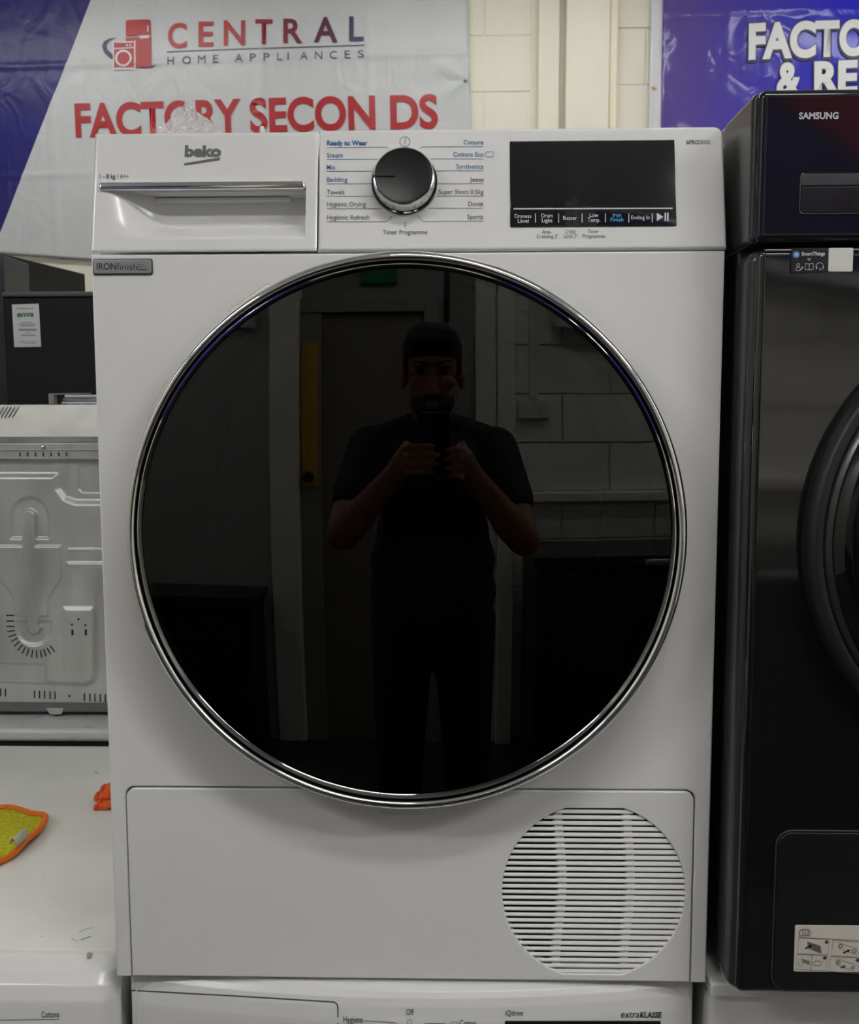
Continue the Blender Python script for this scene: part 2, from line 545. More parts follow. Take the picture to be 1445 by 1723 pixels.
# cabinet shell behind the front
cab = box('cabinet', -DX + .0015, DX - .0015, .02, .60, Z0 + .004, 1.565, WHITE, None, .006)
bm = bmesh.new(); bm.from_mesh(cab.data)
bmesh.ops.delete(bm, geom=[f for f in bm.faces if f.normal.y < -.9 and f.calc_area() > .05], context='FACES')
bm.to_mesh(cab.data); bm.free()
setpar(cab, dry)
box('cabinet_top', -DX + .002, DX - .002, .055, .60, 1.5655, 1.697, WHITE, dry, .006)
fr_out = [(-DX, Z0), (-.2838, Z0)] + [(-.2838, 1.0395)] + [(-.2738 + .01 * cos(pi - i / 6 * pi / 2), 1.0405 + .01 * sin(pi - i / 6 * pi / 2)) for i in range(7)] + \
         [(.2738 + .01 * cos(pi / 2 - i / 6 * pi / 2), 1.0405 + .01 * sin(pi / 2 - i / 6 * pi / 2)) for i in range(7)] + [(.2838, Z0), (DX, Z0), (DX, ZS), (-DX, ZS)]
plate('front_panel', fr_out, [circ(PC[0], PC[1], .240, 128)], 0, .022, WHITE, dry, .0022, res=3)
# kick panel with round louvred vent
GC, GR_ = (.1849, .9449), .0912
GZ0, GZ1 = .8585, 1.0315
hole = []
a1 = math.asin((GZ1 - GC[1]) / GR_)
a0 = math.asin((GZ0 - GC[1]) / GR_)
for i in range(41):
    a = a0 + (a1 - a0) * i / 40
    hole.append((GC[0] + GR_ * cos(a), GC[1] + GR_ * sin(a)))
for i in range(41):
    a = pi - a1 + ((pi - a0) - (pi - a1)) * i / 40
    hole.append((GC[0] + GR_ * cos(a), GC[1] + GR_ * sin(a)))
kick = plate('kick_panel', rrect(-.2825, .2825, Z0 + .0015, 1.0492, .0095, 6, (0, 0, 1, 1)), [hole], -.0008, .014, WHITE, dry, .0012)
box('vent_shade_sheet', .088, .282, .030, .034, .853, 1.037, mat('vent_shade_black', (.012, .012, .013, 1), .7, noise=.1), dry)  # near-black sheet stands in for the shade behind the slats
NS = 29
pitch = (GZ1 - GZ0) / NS
for i in range(NS):
    zc = GZ0 + (i + .5) * pitch
    hw_ = sqrt(max(0, GR_ ** 2 - (zc - GC[1]) ** 2)) + .002
    x0_, x1_ = GC[0] - hw_, GC[0] + hw_
    za = zc - pitch * .45
    wob = .0028 * sin((i - 8) / 29 * 2 * pi)
    xs_ = [x0_] + [q_ for q_ in (at(938, 1500, 0).x + wob, at(1053, 1500, 0).x + wob) if x0_ < q_ < x1_] + [x1_]
    V, Fq = [], []
    for q_ in range(len(xs_) - 1):
        xa_, xb_ = xs_[q_], xs_[q_ + 1]
        mid_ = (xa_ + xb_) / 2
        h_ = .0032 if mid_ < at(938, 1500, 0).x + wob else (.0036 if mid_ < at(1053, 1500, 0).x + wob else .0040)
        b0 = len(V)
        V += [(xa_, .0006, za), (xb_, .0006, za), (xb_, .0004, za + .0012), (xa_, .0004, za + .0012), (xb_, .0018, za + h_), (xa_, .0018, za + h_), (xa_, .0036, za), (xb_, .0036, za)]
        Fq += [tuple(b0 + k for k in f) for f in ((0, 1, 2, 3), (3, 2, 4, 5), (5, 4, 7, 6), (6, 7, 1, 0), (0, 3, 5, 6), (1, 7, 4, 2))]
    sl = obj('slat', V, Fq, WHITE, dry)
    fixn(sl, None, 0)
for px_, off in ((938, 0), (1053, 0)):
    gx = at(px_, 1500, 0).x
    for k in range(NS):
        zc = GZ0 + (k + .5) * pitch
        if abs(zc - GC[1]) < .08:
            wob = .0028 * sin((k - 8) / 29 * 2 * pi)
            V = [(gx + wob - .0045, .0022, zc - pitch * .40), (gx + wob + .0035, .0022, zc - pitch * .40), (gx + wob + .0075, .0022, zc + pitch * .58), (gx + wob - .0005, .0022, zc + pitch * .58)]
            V += [(a, .007, c) for (a, b, c) in V]
            o_ = obj('vent_rib', V, [(0, 1, 2, 3), (4, 7, 6, 5), (0, 4, 5, 1), (1, 5, 6, 2), (2, 6, 7, 3), (3, 7, 4, 0)], WHITE, dry)
            fixn(o_, None)

# ---- door
door = lathe('door', PC[0], PC[1], [(.238, .004), (.238, -.004), (.2605, -.004), (.2618, -.006), (.2622, -.028), (.2600, -.030), (.2500, -.030), (.2440, -.028), (.2440, .004)], mat('door_black_body', (.01, .01, .011, 1), .25, rvar=.05), dry, 192, 40, closed=True)
lathe('chrome_bezel', PC[0], PC[1], [(.2622, -.022), (.2624, -.031), (.2616, -.0365), (.2598, -.0405), (.2572, -.0428), (.2545, -.0425), (.2528, -.0405), (.2522, -.0385)], CHROME, door, 240, 70)
lathe('bezel_groove', PC[0], PC[1], [(.2526, -.0405), (.2521, -.0365), (.2506, -.0362), (.2503, -.0385)], BLACK_P, door, 192, 40)
lathe('inner_chrome_ring', PC[0], PC[1], [(.2507, -.0368), (.2504, -.0392), (.2496, -.0394), (.2474, -.0358), (.2468, -.0335), (.2468, -.030)], CHROME, door, 240, 50)
Rg = 3.8
yap = -.0425
capf = lambda r, d=0: yap + d + r * r / (2 * Rg)
rim = [i / 24 * .2466 for i in range(25)]
prof = [(r, capf(r)) for r in rim] + [(r, capf(r, .004)) for r in reversed(rim)]
gl = lathe('door_glass', PC[0], PC[1], prof, DOORGLASS, door, 192, 60)
# inner side of the door: black moulded ring with a soft rounded window, lint lip
DK = mat('door_inner_plastic', (.035, .035, .036, 1), .35, noise=.05)
win = []
wx0, wx1 = at(352, 890, .02).x, at(1010, 890, .02).x
wz0, wz1 = at(690, 1083, .02).z, at(690, 560, .02).z
for i in range(96):
    a = 2 * pi * i / 96
    ca, sa = cos(a), sin(a)
    e = 2.6
    rr_ = (abs(ca) ** e + abs(sa) ** e) ** (-1 / e)
    win.append(((wx0 + wx1) / 2 + (wx1 - wx0) / 2 * rr_ * ca, (wz0 + wz1) / 2 + (wz1 - wz0) / 2 * rr_ * sa))
plate('inner_moulding', circ(PC[0], PC[1], .243, 128), [win], .006, .02, DK, door, .004)
# drum behind
STEEL = mat('drum_steel', (.42, .42, .42, 1), .35, 1.0, noise=.08, nscale=20)
dcx, dcz = .012, 1.352
lathe('drum', dcx, dcz, [(.205, .024), (.203, .03), (.24, .10), (.245, .44)], STEEL, dry, 96, 60)
lathe('drum_back', dcx, dcz, [(.245, .44), (.17, .445), (.165, .435), (.15, .43), (0.0, .43)], STEEL, dry, 96, 50)
V, Fq = [], []
for ring in range(1, 14):
    rr_ = .0105 * ring
    nh = int(2 * pi * rr_ / .0115)
    for k in range(nh):
        a = 2 * pi * (k + .5 * (ring % 2)) / nh
        b0 = len(V)
        for q in range(8):
            V.append((dcx + rr_ * cos(a) + .0034 * cos(q * pi / 4), .4293, dcz + rr_ * sin(a) + .0034 * sin(q * pi / 4)))
        Fq.append(tuple(range(b0, b0 + 8)))
tag(obj('drum_perforations', V, Fq, BLACK_M, dry), kind='stuff')
lathe('drum_seal', dcx, dcz - .02, [(.222, .0235), (.215, .021), (.205, .023), (.204, .03)], mat('grey_felt_seal', (.12, .12, .12, 1), .8, noise=.1), dry, 96, 60)
box('door_latch', at(645, 1360, 0).x, at(732, 1360, 0).x, -.008, .002, at(690, 1366, 0).z, 1.05, WHITE_P, dry, .001)

# torn strips of clear protective film still on the bezel edge
FILM = bpy.data.materials.new('clear_protective_film')
FILM.use_nodes = True
b_ = FILM.node_tree.nodes['Principled BSDF']
b_.inputs['Base Color'].default_value = rgb(238, 230, 214)
b_.inputs['Roughness'].default_value = .18
b_.inputs['Alpha'].default_value = .72
def film(a0, a1, w0, w1, y=-.024):
    n = 14
    V, Fq = [], []
    for i in range(n + 1):
        t = i / n
        a = radians(a0 + (a1 - a0) * t)
        w = (w0 + (w1 - w0) * t) * min(1, 6 * t + .25) * min(1, 6 * (1 - t) + .3) * (1 + .12 * sin(9 * t))
        for k, (r_, yy) in enumerate(((.2618, y - .004), (.2618 + w * .55, y - .0015), (.2618 + w, y + .004))):
            V.append((PC[0] + r_ * cos(a), yy + .0008 * sin(17 * t + k), PC[1] + r_ * sin(a)))
    for i in range(n):
        for k in range(2):
            Fq.append((i * 3 + k, i * 3 + k + 1, i * 3 + k + 4, i * 3 + k + 3))
    o = obj('protective_film', V, Fq, FILM, door, 60)
    md = o.modifiers.new('thickness', 'SOLIDIFY'); md.thickness = .0006
    return o
film(117, 129, .006, .0055)
film(131, 144, .003, .004)
film(146, 157, .0055, .005)

# ---- fascia: water-tank drawer on the left
x_seam = fp(535, 320)[0]
s_top = fp(690, 217)[1]
cuts = [(168, 322), (188, 322), (212, 332), (232, 347), (252, 359), (285, 365), (514, 362)]
outs = [(160, 322), (166, 345), (176, 378), (196, 398), (225, 402), (514, 401)]
def interp(tab, x):
    if x <= tab[0][0]: return tab[0][1]
    for (a, b), (c, d) in zip(tab, tab[1:]):
        if x <= c:
            t = (x - a) / (c - a)
            return b + (d - b) * t
    return tab[-1][1]
cutF = [(fp(a, b)) for a, b in cuts]
outF = [(fp(a, b)) for a, b in outs]
strip_lo = fp(340, 321)[1]
xr = fp(514, 340)[0]
xl = fp(172, 340)[0]
def sm(t):
    t = max(0, min(1, t))
    return t * t * (3 - 2 * t)
def drawer_depth(x, s):
    if x >= xr or x <= xl or s > strip_lo + .004: return 0.0
    D = .026 * sm((x - xl) / .055)
    sc, so_ = interp(cutF, x), interp(outF, x)
    if s >= sc: return D
    if s <= so_: return 0.0
    t = (s - so_) / max(1e-4, sc - so_)
    return D * (t ** 1.25)
dl, drr = -FXW, x_seam - .0006
us = sorted(set([dl + (drr - dl) * i / 110 for i in range(111)] + [dl + .0005, dl + .001, dl + .0027, dl + .0034, dl + .004] + [xr - .0004, xr + .0002]))
vs_ = sorted(set([s_top * i / 90 for i in range(91)] + [strip_lo + .0038, strip_lo + .0042]))
V, Fq = [], []
for v in vs_:
    for u in us:
        # rolled outer rim
        e = min(u - dl, .012) / .012 if u - dl < .006 else 1
        rimd = 0.0
        if u - dl < .004: rimd = max(rimd, .004 - sqrt(max(0, .004 ** 2 - (.004 - (u - dl)) ** 2)))
        if s_top - v < .005: rimd = max(rimd, .005 - sqrt(max(0, .005 ** 2 - (.005 - (s_top - v)) ** 2)))
        if drr - u < .0012: rimd = max(rimd, .0012 - (drr - u))
        if v < .0012: rimd = max(rimd, .0012 - v)
        V.append(FX(u, drawer_depth(u, v) + rimd, v))
nu_ = len(us)
for j in range(len(vs_) - 1):
    for i in range(nu_ - 1):
        Fq.append((j * nu_ + i, j * nu_ + i + 1, (j + 1) * nu_ + i + 1, (j + 1) * nu_ + i))
drawer = obj('water_drawer', V, Fq, WHITE_P, dry, 50)
box('drawer_back', dl, drr, .028, .05, .0, s_top - .001, WHITE_P, drawer, .001, xf=FX)
sa, sb = fp(340, 307)[1], fp(340, 320)[1]
box('handle_trim', fp(168, 313)[0], fp(514, 313)[0], -.0035, .006, sb, sa, CHROME, drawer, .0022, 3, xf=FX)
box('drawer_catch', fp(250, 327)[0], fp(482, 327)[0], .021, .027, fp(340, 322.5)[1], strip_lo + .003, WHITE_P, drawer, .001, xf=FX)
def ft(body, u0, u1, v0, v1, m, par, org, sc, weight=0.0, track=1.0, lift=.0004, name='lettering'):
    """fascia lettering from zoom coordinates: ink u0..u1, capital top v0, baseline v1"""
    P = lambda u, v: fp(org[0] + u / sc, org[1] + v / sc)
    p0, p1 = P(u0, v1), P(u1, v1)
    cap = P((u0 + u1) / 2, v0)[1] - P((u0 + u1) / 2, v1)[1]
    return text(body, p0, p1, cap, m, par, weight, track, FS, lift, name)
o1, k1 = (140, 200), 3.4405
ft('beko', 587, 798, 163, 217, LOGO_INK, drawer, o1, k1, .05, 1.0, name='logo_lettering')
flat('logo_slash', [fp(o1[0] + u / k1, o1[1] + v / k1) for u, v in ((585, 270), (791, 238), (791, 224), (585, 258))], LOGO_INK, drawer, FS)
ft('1 -', 96, 125, 324, 346, GREY_INK, drawer, o1, k1, .01, lift=.0008)
ft('8 kg', 133, 187, 324, 346, GREY_INK, drawer, o1, k1, .03)
stroke('divider_line', [fp(o1[0] + 200 / k1, o1[1] + 318 / k1), fp(o1[0] + 200 / k1, o1[1] + 354 / k1)], .0004, GREY_INK, drawer, FS)
ft('A++', 212, 264, 323, 346, GREY_INK, drawer, o1, k1)

# control panel
panel = plate('control_panel', rrect(x_seam + .0006, FXW, 0, s_top, .009, 6, (0, 0, 1, 0)), [], 0, .05, WHITE_P, dry, .0028, xf=FX, res=4)
o2, k2 = (530, 215), 4.5156
F2 = lambda u, v: fp(o2[0] + u / k2, o2[1] + v / k2)
for (b, u0, u1, v0, v1, m_, w) in (('Ready to Wear', 90, 398, 102, 133, BLUE_INK, .03), ('Steam', 90, 212, 195, 226, BLUE_INK, 0), ('Mix', 90, 155, 286, 317, BLUE_INK, 0), ('Bedding', 90, 246, 380, 411, BLUE_INK, 0),
                                   ('Towels', 90, 224, 476, 507, GREY_INK, 0), ('Hygienic Drying', 90, 386, 567, 598, GREY_INK, 0), ('Hygienic Refresh', 90, 412, 667, 698, GREY_INK, 0),
                                   ('Cottons', 1128, 1278, 97, 127, BLUE_INK, 0), ('Cottons Eco', 1050, 1278, 188, 219, BLUE_INK, 0), ('Synthetics', 1073, 1278, 281, 312, BLUE_INK, 0), ('Jeans', 1176, 1280, 380, 410, GREY_INK, 0),
                                   ('Super Short 0.5kg', 938, 1279, 473, 504, GREY_INK, 0), ('Duvet', 1163, 1278, 564, 595, GREY_INK, 0), ('Sports', 1155, 1278, 663, 694, GREY_INK, 0), ('Timer Programme', 513, 852, 780, 810, GREY_INK, 0)):
    ft(b, u0, u1, v0, v1, m_, panel, o2, k2, w + .004)
LW = .00042
for (m_, pts) in ((BLUE_INK, ((90, 151), (545, 148), (562, 162))), (BLUE_INK, ((90, 241), (478, 239))), (BLUE_INK, ((90, 332), (450, 331))), (BLUE_INK, ((90, 427), (440, 426))), (GREY_INK, ((90, 521), (450, 521))), (GREY_INK, ((90, 616), (510, 615))), (GREY_INK, ((90, 715), (548, 714), (587, 668))),
                  (BLUE_INK, ((1278, 143), (812, 146), (793, 163))), (BLUE_INK, ((1278, 237), (876, 237))), (BLUE_INK, ((1278, 327), (915, 328))), (GREY_INK, ((1278, 426), (930, 426))), (GREY_INK, ((1278, 520), (920, 520))), (GREY_INK, ((1278, 612), (862, 612))), (GREY_INK, ((1278, 709), (820, 713), (780, 668)))):
    stroke('programme_line', [F2(*p) for p in pts], LW, m_, panel, FS)
pc = F2(683, 107)
stroke('power_circle', [(pc[0] + .0049 * cos(i * pi / 20), pc[1] + .0049 * sin(i * pi / 20)) for i in range(40)], .0005, GREY_INK, panel, FS, closed=True)
stroke('power_mark', [F2(683, 82), F2(683, 130)], .0005, GREY_INK, panel, FS)
stroke('timer_mark', [F2(683, 715), F2(683, 758)], .0005, GREY_INK, panel, FS)
stroke('tick_mark', [F2(933, 497), F2(929, 507)], .0007, DARK_INK, panel, FS)
stroke('energy_tag', [F2(*p) for p in ((1288, 203), (1304, 184), (1355, 184), (1355, 222), (1304, 222))], .0005, BLUE_INK, panel, FS, closed=True)
o3, k3 = (840, 215), 3.8026
F3 = lambda u, v: fp(o3[0] + u / k3, o3[1] + v / k3)
for (b, u0, u1, v0, v1) in (('Anti-', 273, 334, 657, 678), ('Creasing 3"', 238, 377, 685, 706), ('Child', 423, 485, 655, 677), ('Lock 3"', 414, 503, 683, 704), ('Timer', 565, 636, 654, 675), ('Programme', 532, 677, 683, 704)):
    ft(b, u0, u1, v0, v1, GREY_INK, panel, o3, k3)
ft('bPRO', 1197, 1280, 82, 105, GREY_INK, panel, o3, k3, .03)
ft('500', 1284, 1345, 82, 105, GREY_INK, panel, o3, k3)

# display
q0, q1 = F3(70, 637), F3(1118, 79)
disp = plate('display', rrect(q0[0], q1[0], q0[1], q1[1], .0006, 2), [], -.0012, .004, SCREEN, dry, .0004, xf=FX)
DL = .0016
for (b, u0, u1, v0, v1, m_) in (('Dryness', 98, 203, 559, 581, LIGHT_INK), ('Level', 117, 187, 589, 612, LIGHT_INK), ('Drum', 268, 340, 556, 578, LIGHT_INK), ('Light', 271, 338, 587, 609, LIGHT_INK), ('Buzzer', 407, 496, 571, 593, LIGHT_INK),
                                ('Low', 576, 632, 553, 575, LIGHT_INK), ('Temp.', 563, 644, 583, 606, LIGHT_INK), ('Iron', 724, 778, 552, 574, CYAN_INK), ('Finish', 710, 792, 581, 604, CYAN_INK), ('Ending In', 842, 960, 568, 590, LIGHT_INK)):
    ft(b, u0, u1, v0, v1, m_, disp, o3, k3, .008, lift=DL)
flat('display_line', [F3(90, 519), F3(1105, 516), F3(1105, 524), F3(90, 527)], LIGHT_INK, disp, FS, DL)
for u in (230, 378, 528, 677, 826, 976):
    stroke('divider_line', [F3(u, 552), F3(u, 610)], .0007, LIGHT_INK, disp, FS, DL)
flat('play_mark', [F3(1005, 548), F3(1005, 602), F3(1046, 575)], LIGHT_INK, disp, FS, DL)
for u in (1055, 1071):
    flat('pause_mark', [F3(u, 548), F3(u + 9, 548), F3(u + 9, 602), F3(u, 602)], LIGHT_INK, disp, FS, DL)

# programme knob
kx_, ks_ = fp(680.5, 308.5)
knob = lathe('programme_knob', kx_, ks_, [(.0312, .0), (.0312, -.0035), (.0302, -.0045), (.029, -.0045), (.029, 0)], BLACK_P, dry, 96, 40, xf=FX)
lathe('knob_skirt', kx_, ks_, [(.0298, -.004), (.0292, -.008), (.0286, -.0142), (.0281, -.0157), (.0270, -.0162), (.0266, -.0154)], CHROME_S, knob, 96, 40, xf=FX)
lathe('knob_cap', kx_, ks_, [(.0267, -.0142), (.0262, -.0157), (.0254, -.0155), (.0246, -.0152), (0, -.0152)], mat('knob_cap_black', (.010, .010, .011, 1), .35, rvar=.04, spec=.3), knob, 96, 30, xf=FX)
box('pointer', kx_ - .0280, kx_ - .0080, -.0159, -.0145, ks_ - .00045, ks_ + .00045, BLACK_P, knob, xf=FX)
box('pointer_notch', kx_ - .0292, kx_ - .0262, -.0165, -.0120, ks_ - .0010, ks_ + .0010, BLACK_M, knob, xf=FX)
for ang in (-35, -20, 20, 35, 52, -52):
    a = radians(-90 + ang)
    ca, sa = cos(a), sin(a)
    r_ = .0292
    V = []
    for (dr_, y_) in ((0.0002, -.0070), (-.0001, -.0120)):
        for t in (-.0002, .0002):
            V.append(FX(kx_ + (r_ + dr_) * ca - t * sa, y_, ks_ + (r_ + dr_) * sa + t * ca))
    obj('knob_tick', V, [(0, 1, 3, 2)], DARK_INK, knob)

# badge under the drawer
bz = lambda u, v: xz(140 + u / k1, 200 + v / k1, -.002)
b0, b1 = bz(55, 903), bz(398, 807)
BS = wallsurf(-.0018)
badge = plate('feature_badge', rrect(b0[0], b1[0], b0[1], b1[1], .0022, 5), [], -.0012, .001, mat('badge_dark_edge', rgb(44, 46, 66), .3, noise=.05), dry, .0004)
plate('badge_face', rrect(b0[0] + .0009, b1[0] - .0009, b0[1] + .0012, b1[1] - .0009, .0018, 5), [], -.0018, -.0010, mat('badge_silver', rgb(166, 167, 168), .35, .6, noise=.04), badge, .0002)
def btext(b, u0, u1, v0, v1, w):
    p0, p1 = bz(u0, v1), bz(u1, v1)
    text(b, p0, p1, bz(u0, v0)[1] - p0[1], DARK_INK, badge, w, 1.0, BS, .0002)
btext('IRON', 78, 192, 839, 873, .02)
btext('finish', 196, 312, 840, 874, -.004)
stroke('iron_outline', [bz(*p) for p in ((312, 842), (335, 840), (352, 848), (372, 872), (310, 872))], .0004, DARK_INK, badge, BS, .0002)
flat('iron_sole', [bz(*p) for p in ((318, 872), (373, 872), (368, 876), (320, 876))], DARK_INK, badge, BS, .0002)
stroke('iron_handle', [bz(*p) for p in ((308, 856), (326, 852), (345, 858), (312, 864))], .0004, DARK_INK, badge, BS, .0002)
#PART3
# ================================================================== WASHING MACHINES
def washer_body(root, x0, x1, y0, y1, z1, m=WHITE):
    box('cabinet', x0, x1, y0, y1, .02, z1, m, root, .008)
    cx_, cz_ = (x0 + x1) / 2, .40
    r_ = .2
    dd = lathe('porthole_door', cx_, cz_, [(r_, y0 + .002), (r_, y0 - .02), (r_ - .03, y0 - .035), (r_ - .05, y0 - .03), (r_ - .06, y0 - .01)], WHITE_P, root, 64)
    lathe('porthole_glass', cx_, cz_, [(r_ - .055, y0 - .012), (.07, y0 - .03), (0, y0 - .034)], BLACK_P, dd, 64, 80)
    for fx_ in (x0 + .05, x1 - .05):
        for fy_ in (y0 + .06, y1 - .06):
            tube('foot', [(fx_, fy_, 0), (fx_, fy_, .024)], .02, BLACK_M, root, 12)

# --- machine under the dryer: softly bowed fascia
wu = thing('washing_machine', 'white washing machine under the tumble dryer with a bowed front and black display', 'washing machine', (0, .32, 0))
washer_body(wu, -.291, .291, .012, .6, .846)
def bow(x):
    return -.030 * (1 - (x / .29) ** 2) + .012
prof_u = [(.0265, .8475), (.016, .8465), (.009, .843), (.005, .838), (.0025, .830), (.0, .815), (-.001, .76), (-.001, .70), (.012, .698)]
def ufas(u, v):
    x = -.291 + .582 * u
    t = v * (len(prof_u) - 1)
    i = min(int(t), len(prof_u) - 2)
    q = t - i
    y = prof_u[i][0] * (1 - q) + prof_u[i + 1][0] * q
    z = prof_u[i][1] * (1 - q) + prof_u[i + 1][1] * q
    e = max(0, abs(x) - .283) / .008
    return (x, y + bow(x) + .008 * (1 - sqrt(max(0, 1 - e * e))), z)
def usurf_y(x, z):
    for (ya, za), (yb, zb) in zip(prof_u, prof_u[1:]):
        if zb <= z <= za:
            q = (za - z) / (za - zb)
            return ya * (1 - q) + yb * q + bow(x)
    return bow(x)
uf = grid('fascia', 60, 64, ufas, WHITE_P, wu, 60)
fixn(uf, 60)
US = lambda u, v, l: (u, usurf_y(u, v) - l, v)
def upx(px, py):
    Y = 0.0
    for _ in range(12):
        p = at(px, py, Y)
        Y = usurf_y(p.x, p.z)
    return (p.x, p.z)
def ut(b, x0, x1, yb, cap_px, w=0.0, m=DARK_INK):
    p0, p1 = upx(x0, yb), upx(x1, yb)
    text(b, p0, p1, p0[1] - upx(x0, yb + cap_px)[1], m, uf, w, 1.0, US, .0006)
ut('Off', 683.5, 696, 1707, 9)
ut('iQdrive', 850, 879.5, 1708.5, 8.5)
ut('extra', 1044.5, 1075, 1711.5, 10)
ut('KLASSE', 1076.5, 1112, 1711.5, 8, .03)
ut('Hygiene', 578, 610.5, 1720, 9)
ut('Cotton', 773, 801, 1726, 9)
ut('extraclean', 600, 645, 1735, 8) if False else None
stroke('programme_line', [upx(613, 1717), upx(664, 1720), upx(668, 1725)], .0005, DARK_INK, uf, US, .0006)
stroke('programme_line', [upx(714, 1721.5), upx(750, 1722)], .0005, DARK_INK, uf, US, .0006)
oc = upx(689, 1719)
stroke('off_circle', [(oc[0] + .0024 * cos(i * pi / 12), oc[1] + .0024 * sin(i * pi / 12)) for i in range(24)], .0004, DARK_INK, uf, US, .0006, True)
stroke('energy_tag', [upx(*p) for p in ((753, 1725), (759, 1719), (770, 1719), (770, 1732), (759, 1732))], .0004, DARK_INK, uf, US, .0006, True)
# detergent drawer gap line
g_pts = [upx(x, 1665.5 + (x - 213) * .0575 - .00002 * (x - 213) * (568 - x)) for x in range(214, 562, 12)] + [upx(562, 1685.6), upx(567, 1689), upx(568.5, 1695), upx(568.5, 1730), upx(568.5, 1790)]
stroke('drawer_gap', g_pts, .0012, SEAM, uf, US, .0005)
d0, d1 = upx(849.5, 1718), upx(1111, 1718)
V, Fq = [], []
for i in range(21):
    x = d0[0] + (d1[0] - d0[0]) * i / 20
    zz = upx(849.5 + 261.5 * i / 20, 1717.5)[1]
    V += [US(x, zz, .0012), US(x, zz - .05, .0012), US(x, zz, -.002), US(x, zz - .05, -.002)]
for i in range(20):
    a = i * 4; b = a + 4
    Fq += [(a, a + 1, b + 1, b), (a, b, b + 2, a + 2), (a + 1, a + 3, b + 3, b + 1)]
obj('display', V, Fq, SCREEN, wu)
kx2, kz2 = upx(689, 1795)
lathe('selector_knob', kx2, kz2, [(.03, -.012), (.03, -.03), (.026, -.045), (0, -.046)], CHROME_S, wu, 48)

# --- machine on the left, with a worn flat top
wl = thing('washing_machine', 'white washing machine at the left edge with a scuffed flat top carrying the yellow cloth', 'washing machine', (-.60, .33, 0))
wlx1 = atx(200, 1690, -.30).x
washer_body(wl, -.905, -.304, .02, .665, .838)
box('worktop', -.906, -.303, .045, .675, .8385, .852, WHITE_T, wl, .0035, 3)
box('back_trim', -.90, -.308, .668, .690, .836, .8525, WHITE_T, wl, .002)
prof_l = [(.0445, .8515), (.036, .8515), (.028, .8495), (.016, .845), (.006, .836), (.0, .822), (-.004, .79), (-.004, .72), (.02, .715)]
def lfas(u, v):
    x = -.906 + .603 * u
    t = v * (len(prof_l) - 1)
    i = min(int(t), len(prof_l) - 2)
    q = t - i
    y = prof_l[i][0] * (1 - q) + prof_l[i + 1][0] * q
    z = prof_l[i][1] * (1 - q) + prof_l[i + 1][1] * q
    e = max(0, (x + .325) / .022)
    e2 = max(0, (-.884 - x) / .022)
    k = .022 * (1 - sqrt(max(0, 1 - max(e, e2) ** 2)))
    return (x, y + k, z - (.004 * max(e, e2) ** 3))
lf = grid('fascia', 70, 64, lfas, WHITE_P, wl, 60)
fixn(lf, 60)
def lsy(z):
    for (ya, za), (yb, zb) in zip(prof_l, prof_l[1:]):
        if zb <= z <= za:
            q = (za - z) / max(1e-6, za - zb)
            return ya * (1 - q) + yb * q
    return 0
def lpx(px, py):
    Y = 0.0
    for _ in range(12):
        p = at(px, py, Y)
        Y = lsy(p.z)
    return (p.x, p.z)
LS = lambda u, v, l: (u, lsy(v) - l, v)
p0, p1 = lpx(70, 1711.5), lpx(100, 1711)
text('Cottons', p0, p1, .0055, DARK_INK, lf, 0, 1.0, LS, .0005)
stroke('programme_line', [lpx(-60, 1717), lpx(100, 1714.5)], .0005, DARK_INK, lf, LS, .0005)
# scuffs on the worktop
TS = lambda u, v, l: (u, v, .852 + l)
def tpx(px, py):
    p = atz(px, py, .852)
    return (p.x, p.y)
stroke('pen_mark', [tpx(136, 1582), tpx(144, 1579), tpx(153, 1576)], .0016, mat('pen_blue', rgb(96, 112, 176), .6, noise=.1), wl, TS, .0003)
SCF = mat('scuff_grey', rgb(168, 166, 156), .7, noise=.15)
stroke('scuff', [tpx(133, 1569), tpx(143, 1564), tpx(155, 1561)], .0012, SCF, wl, TS, .0003)
stroke('scuff', [tpx(120, 1578), tpx(126, 1584), tpx(136, 1582)], .0008, SCF, wl, TS, .0003)
flat('chip', [tpx(*p) for p in ((145, 1607), (150, 1603), (156, 1605), (152, 1612), (147, 1613))], mat('chip_brown', rgb(170, 160, 130), .7, noise=.2), wl, lambda u, v, l: (u, v, .8525 + l), .0002)
flat('chip', [tpx(*p) for p in ((158, 1297), (163, 1300), (167, 1298), (163, 1302))], mat('chip_brown', rgb(170, 160, 130), .7), wl, TS, .0002)
for (px_, py_) in ((75, 1475), (90, 1512), (170, 1389), (81, 1318), (70, 1576)):
    c_ = tpx(px_, py_)
    flat('speck', circ(c_[0], c_[1], .0009, 8), SCF, wl, TS, .0003)

# --- machine under the black dryer
wr = thing('washing_machine', 'white washing machine carrying the black dryer at the right edge', 'washing machine', (.6, .33, 0))
washer_body(wr, .304, .905, .005, .63, .836)
box('worktop', .303, .906, -.004, .64, .837, .852, WHITE, wr, .003, 3)

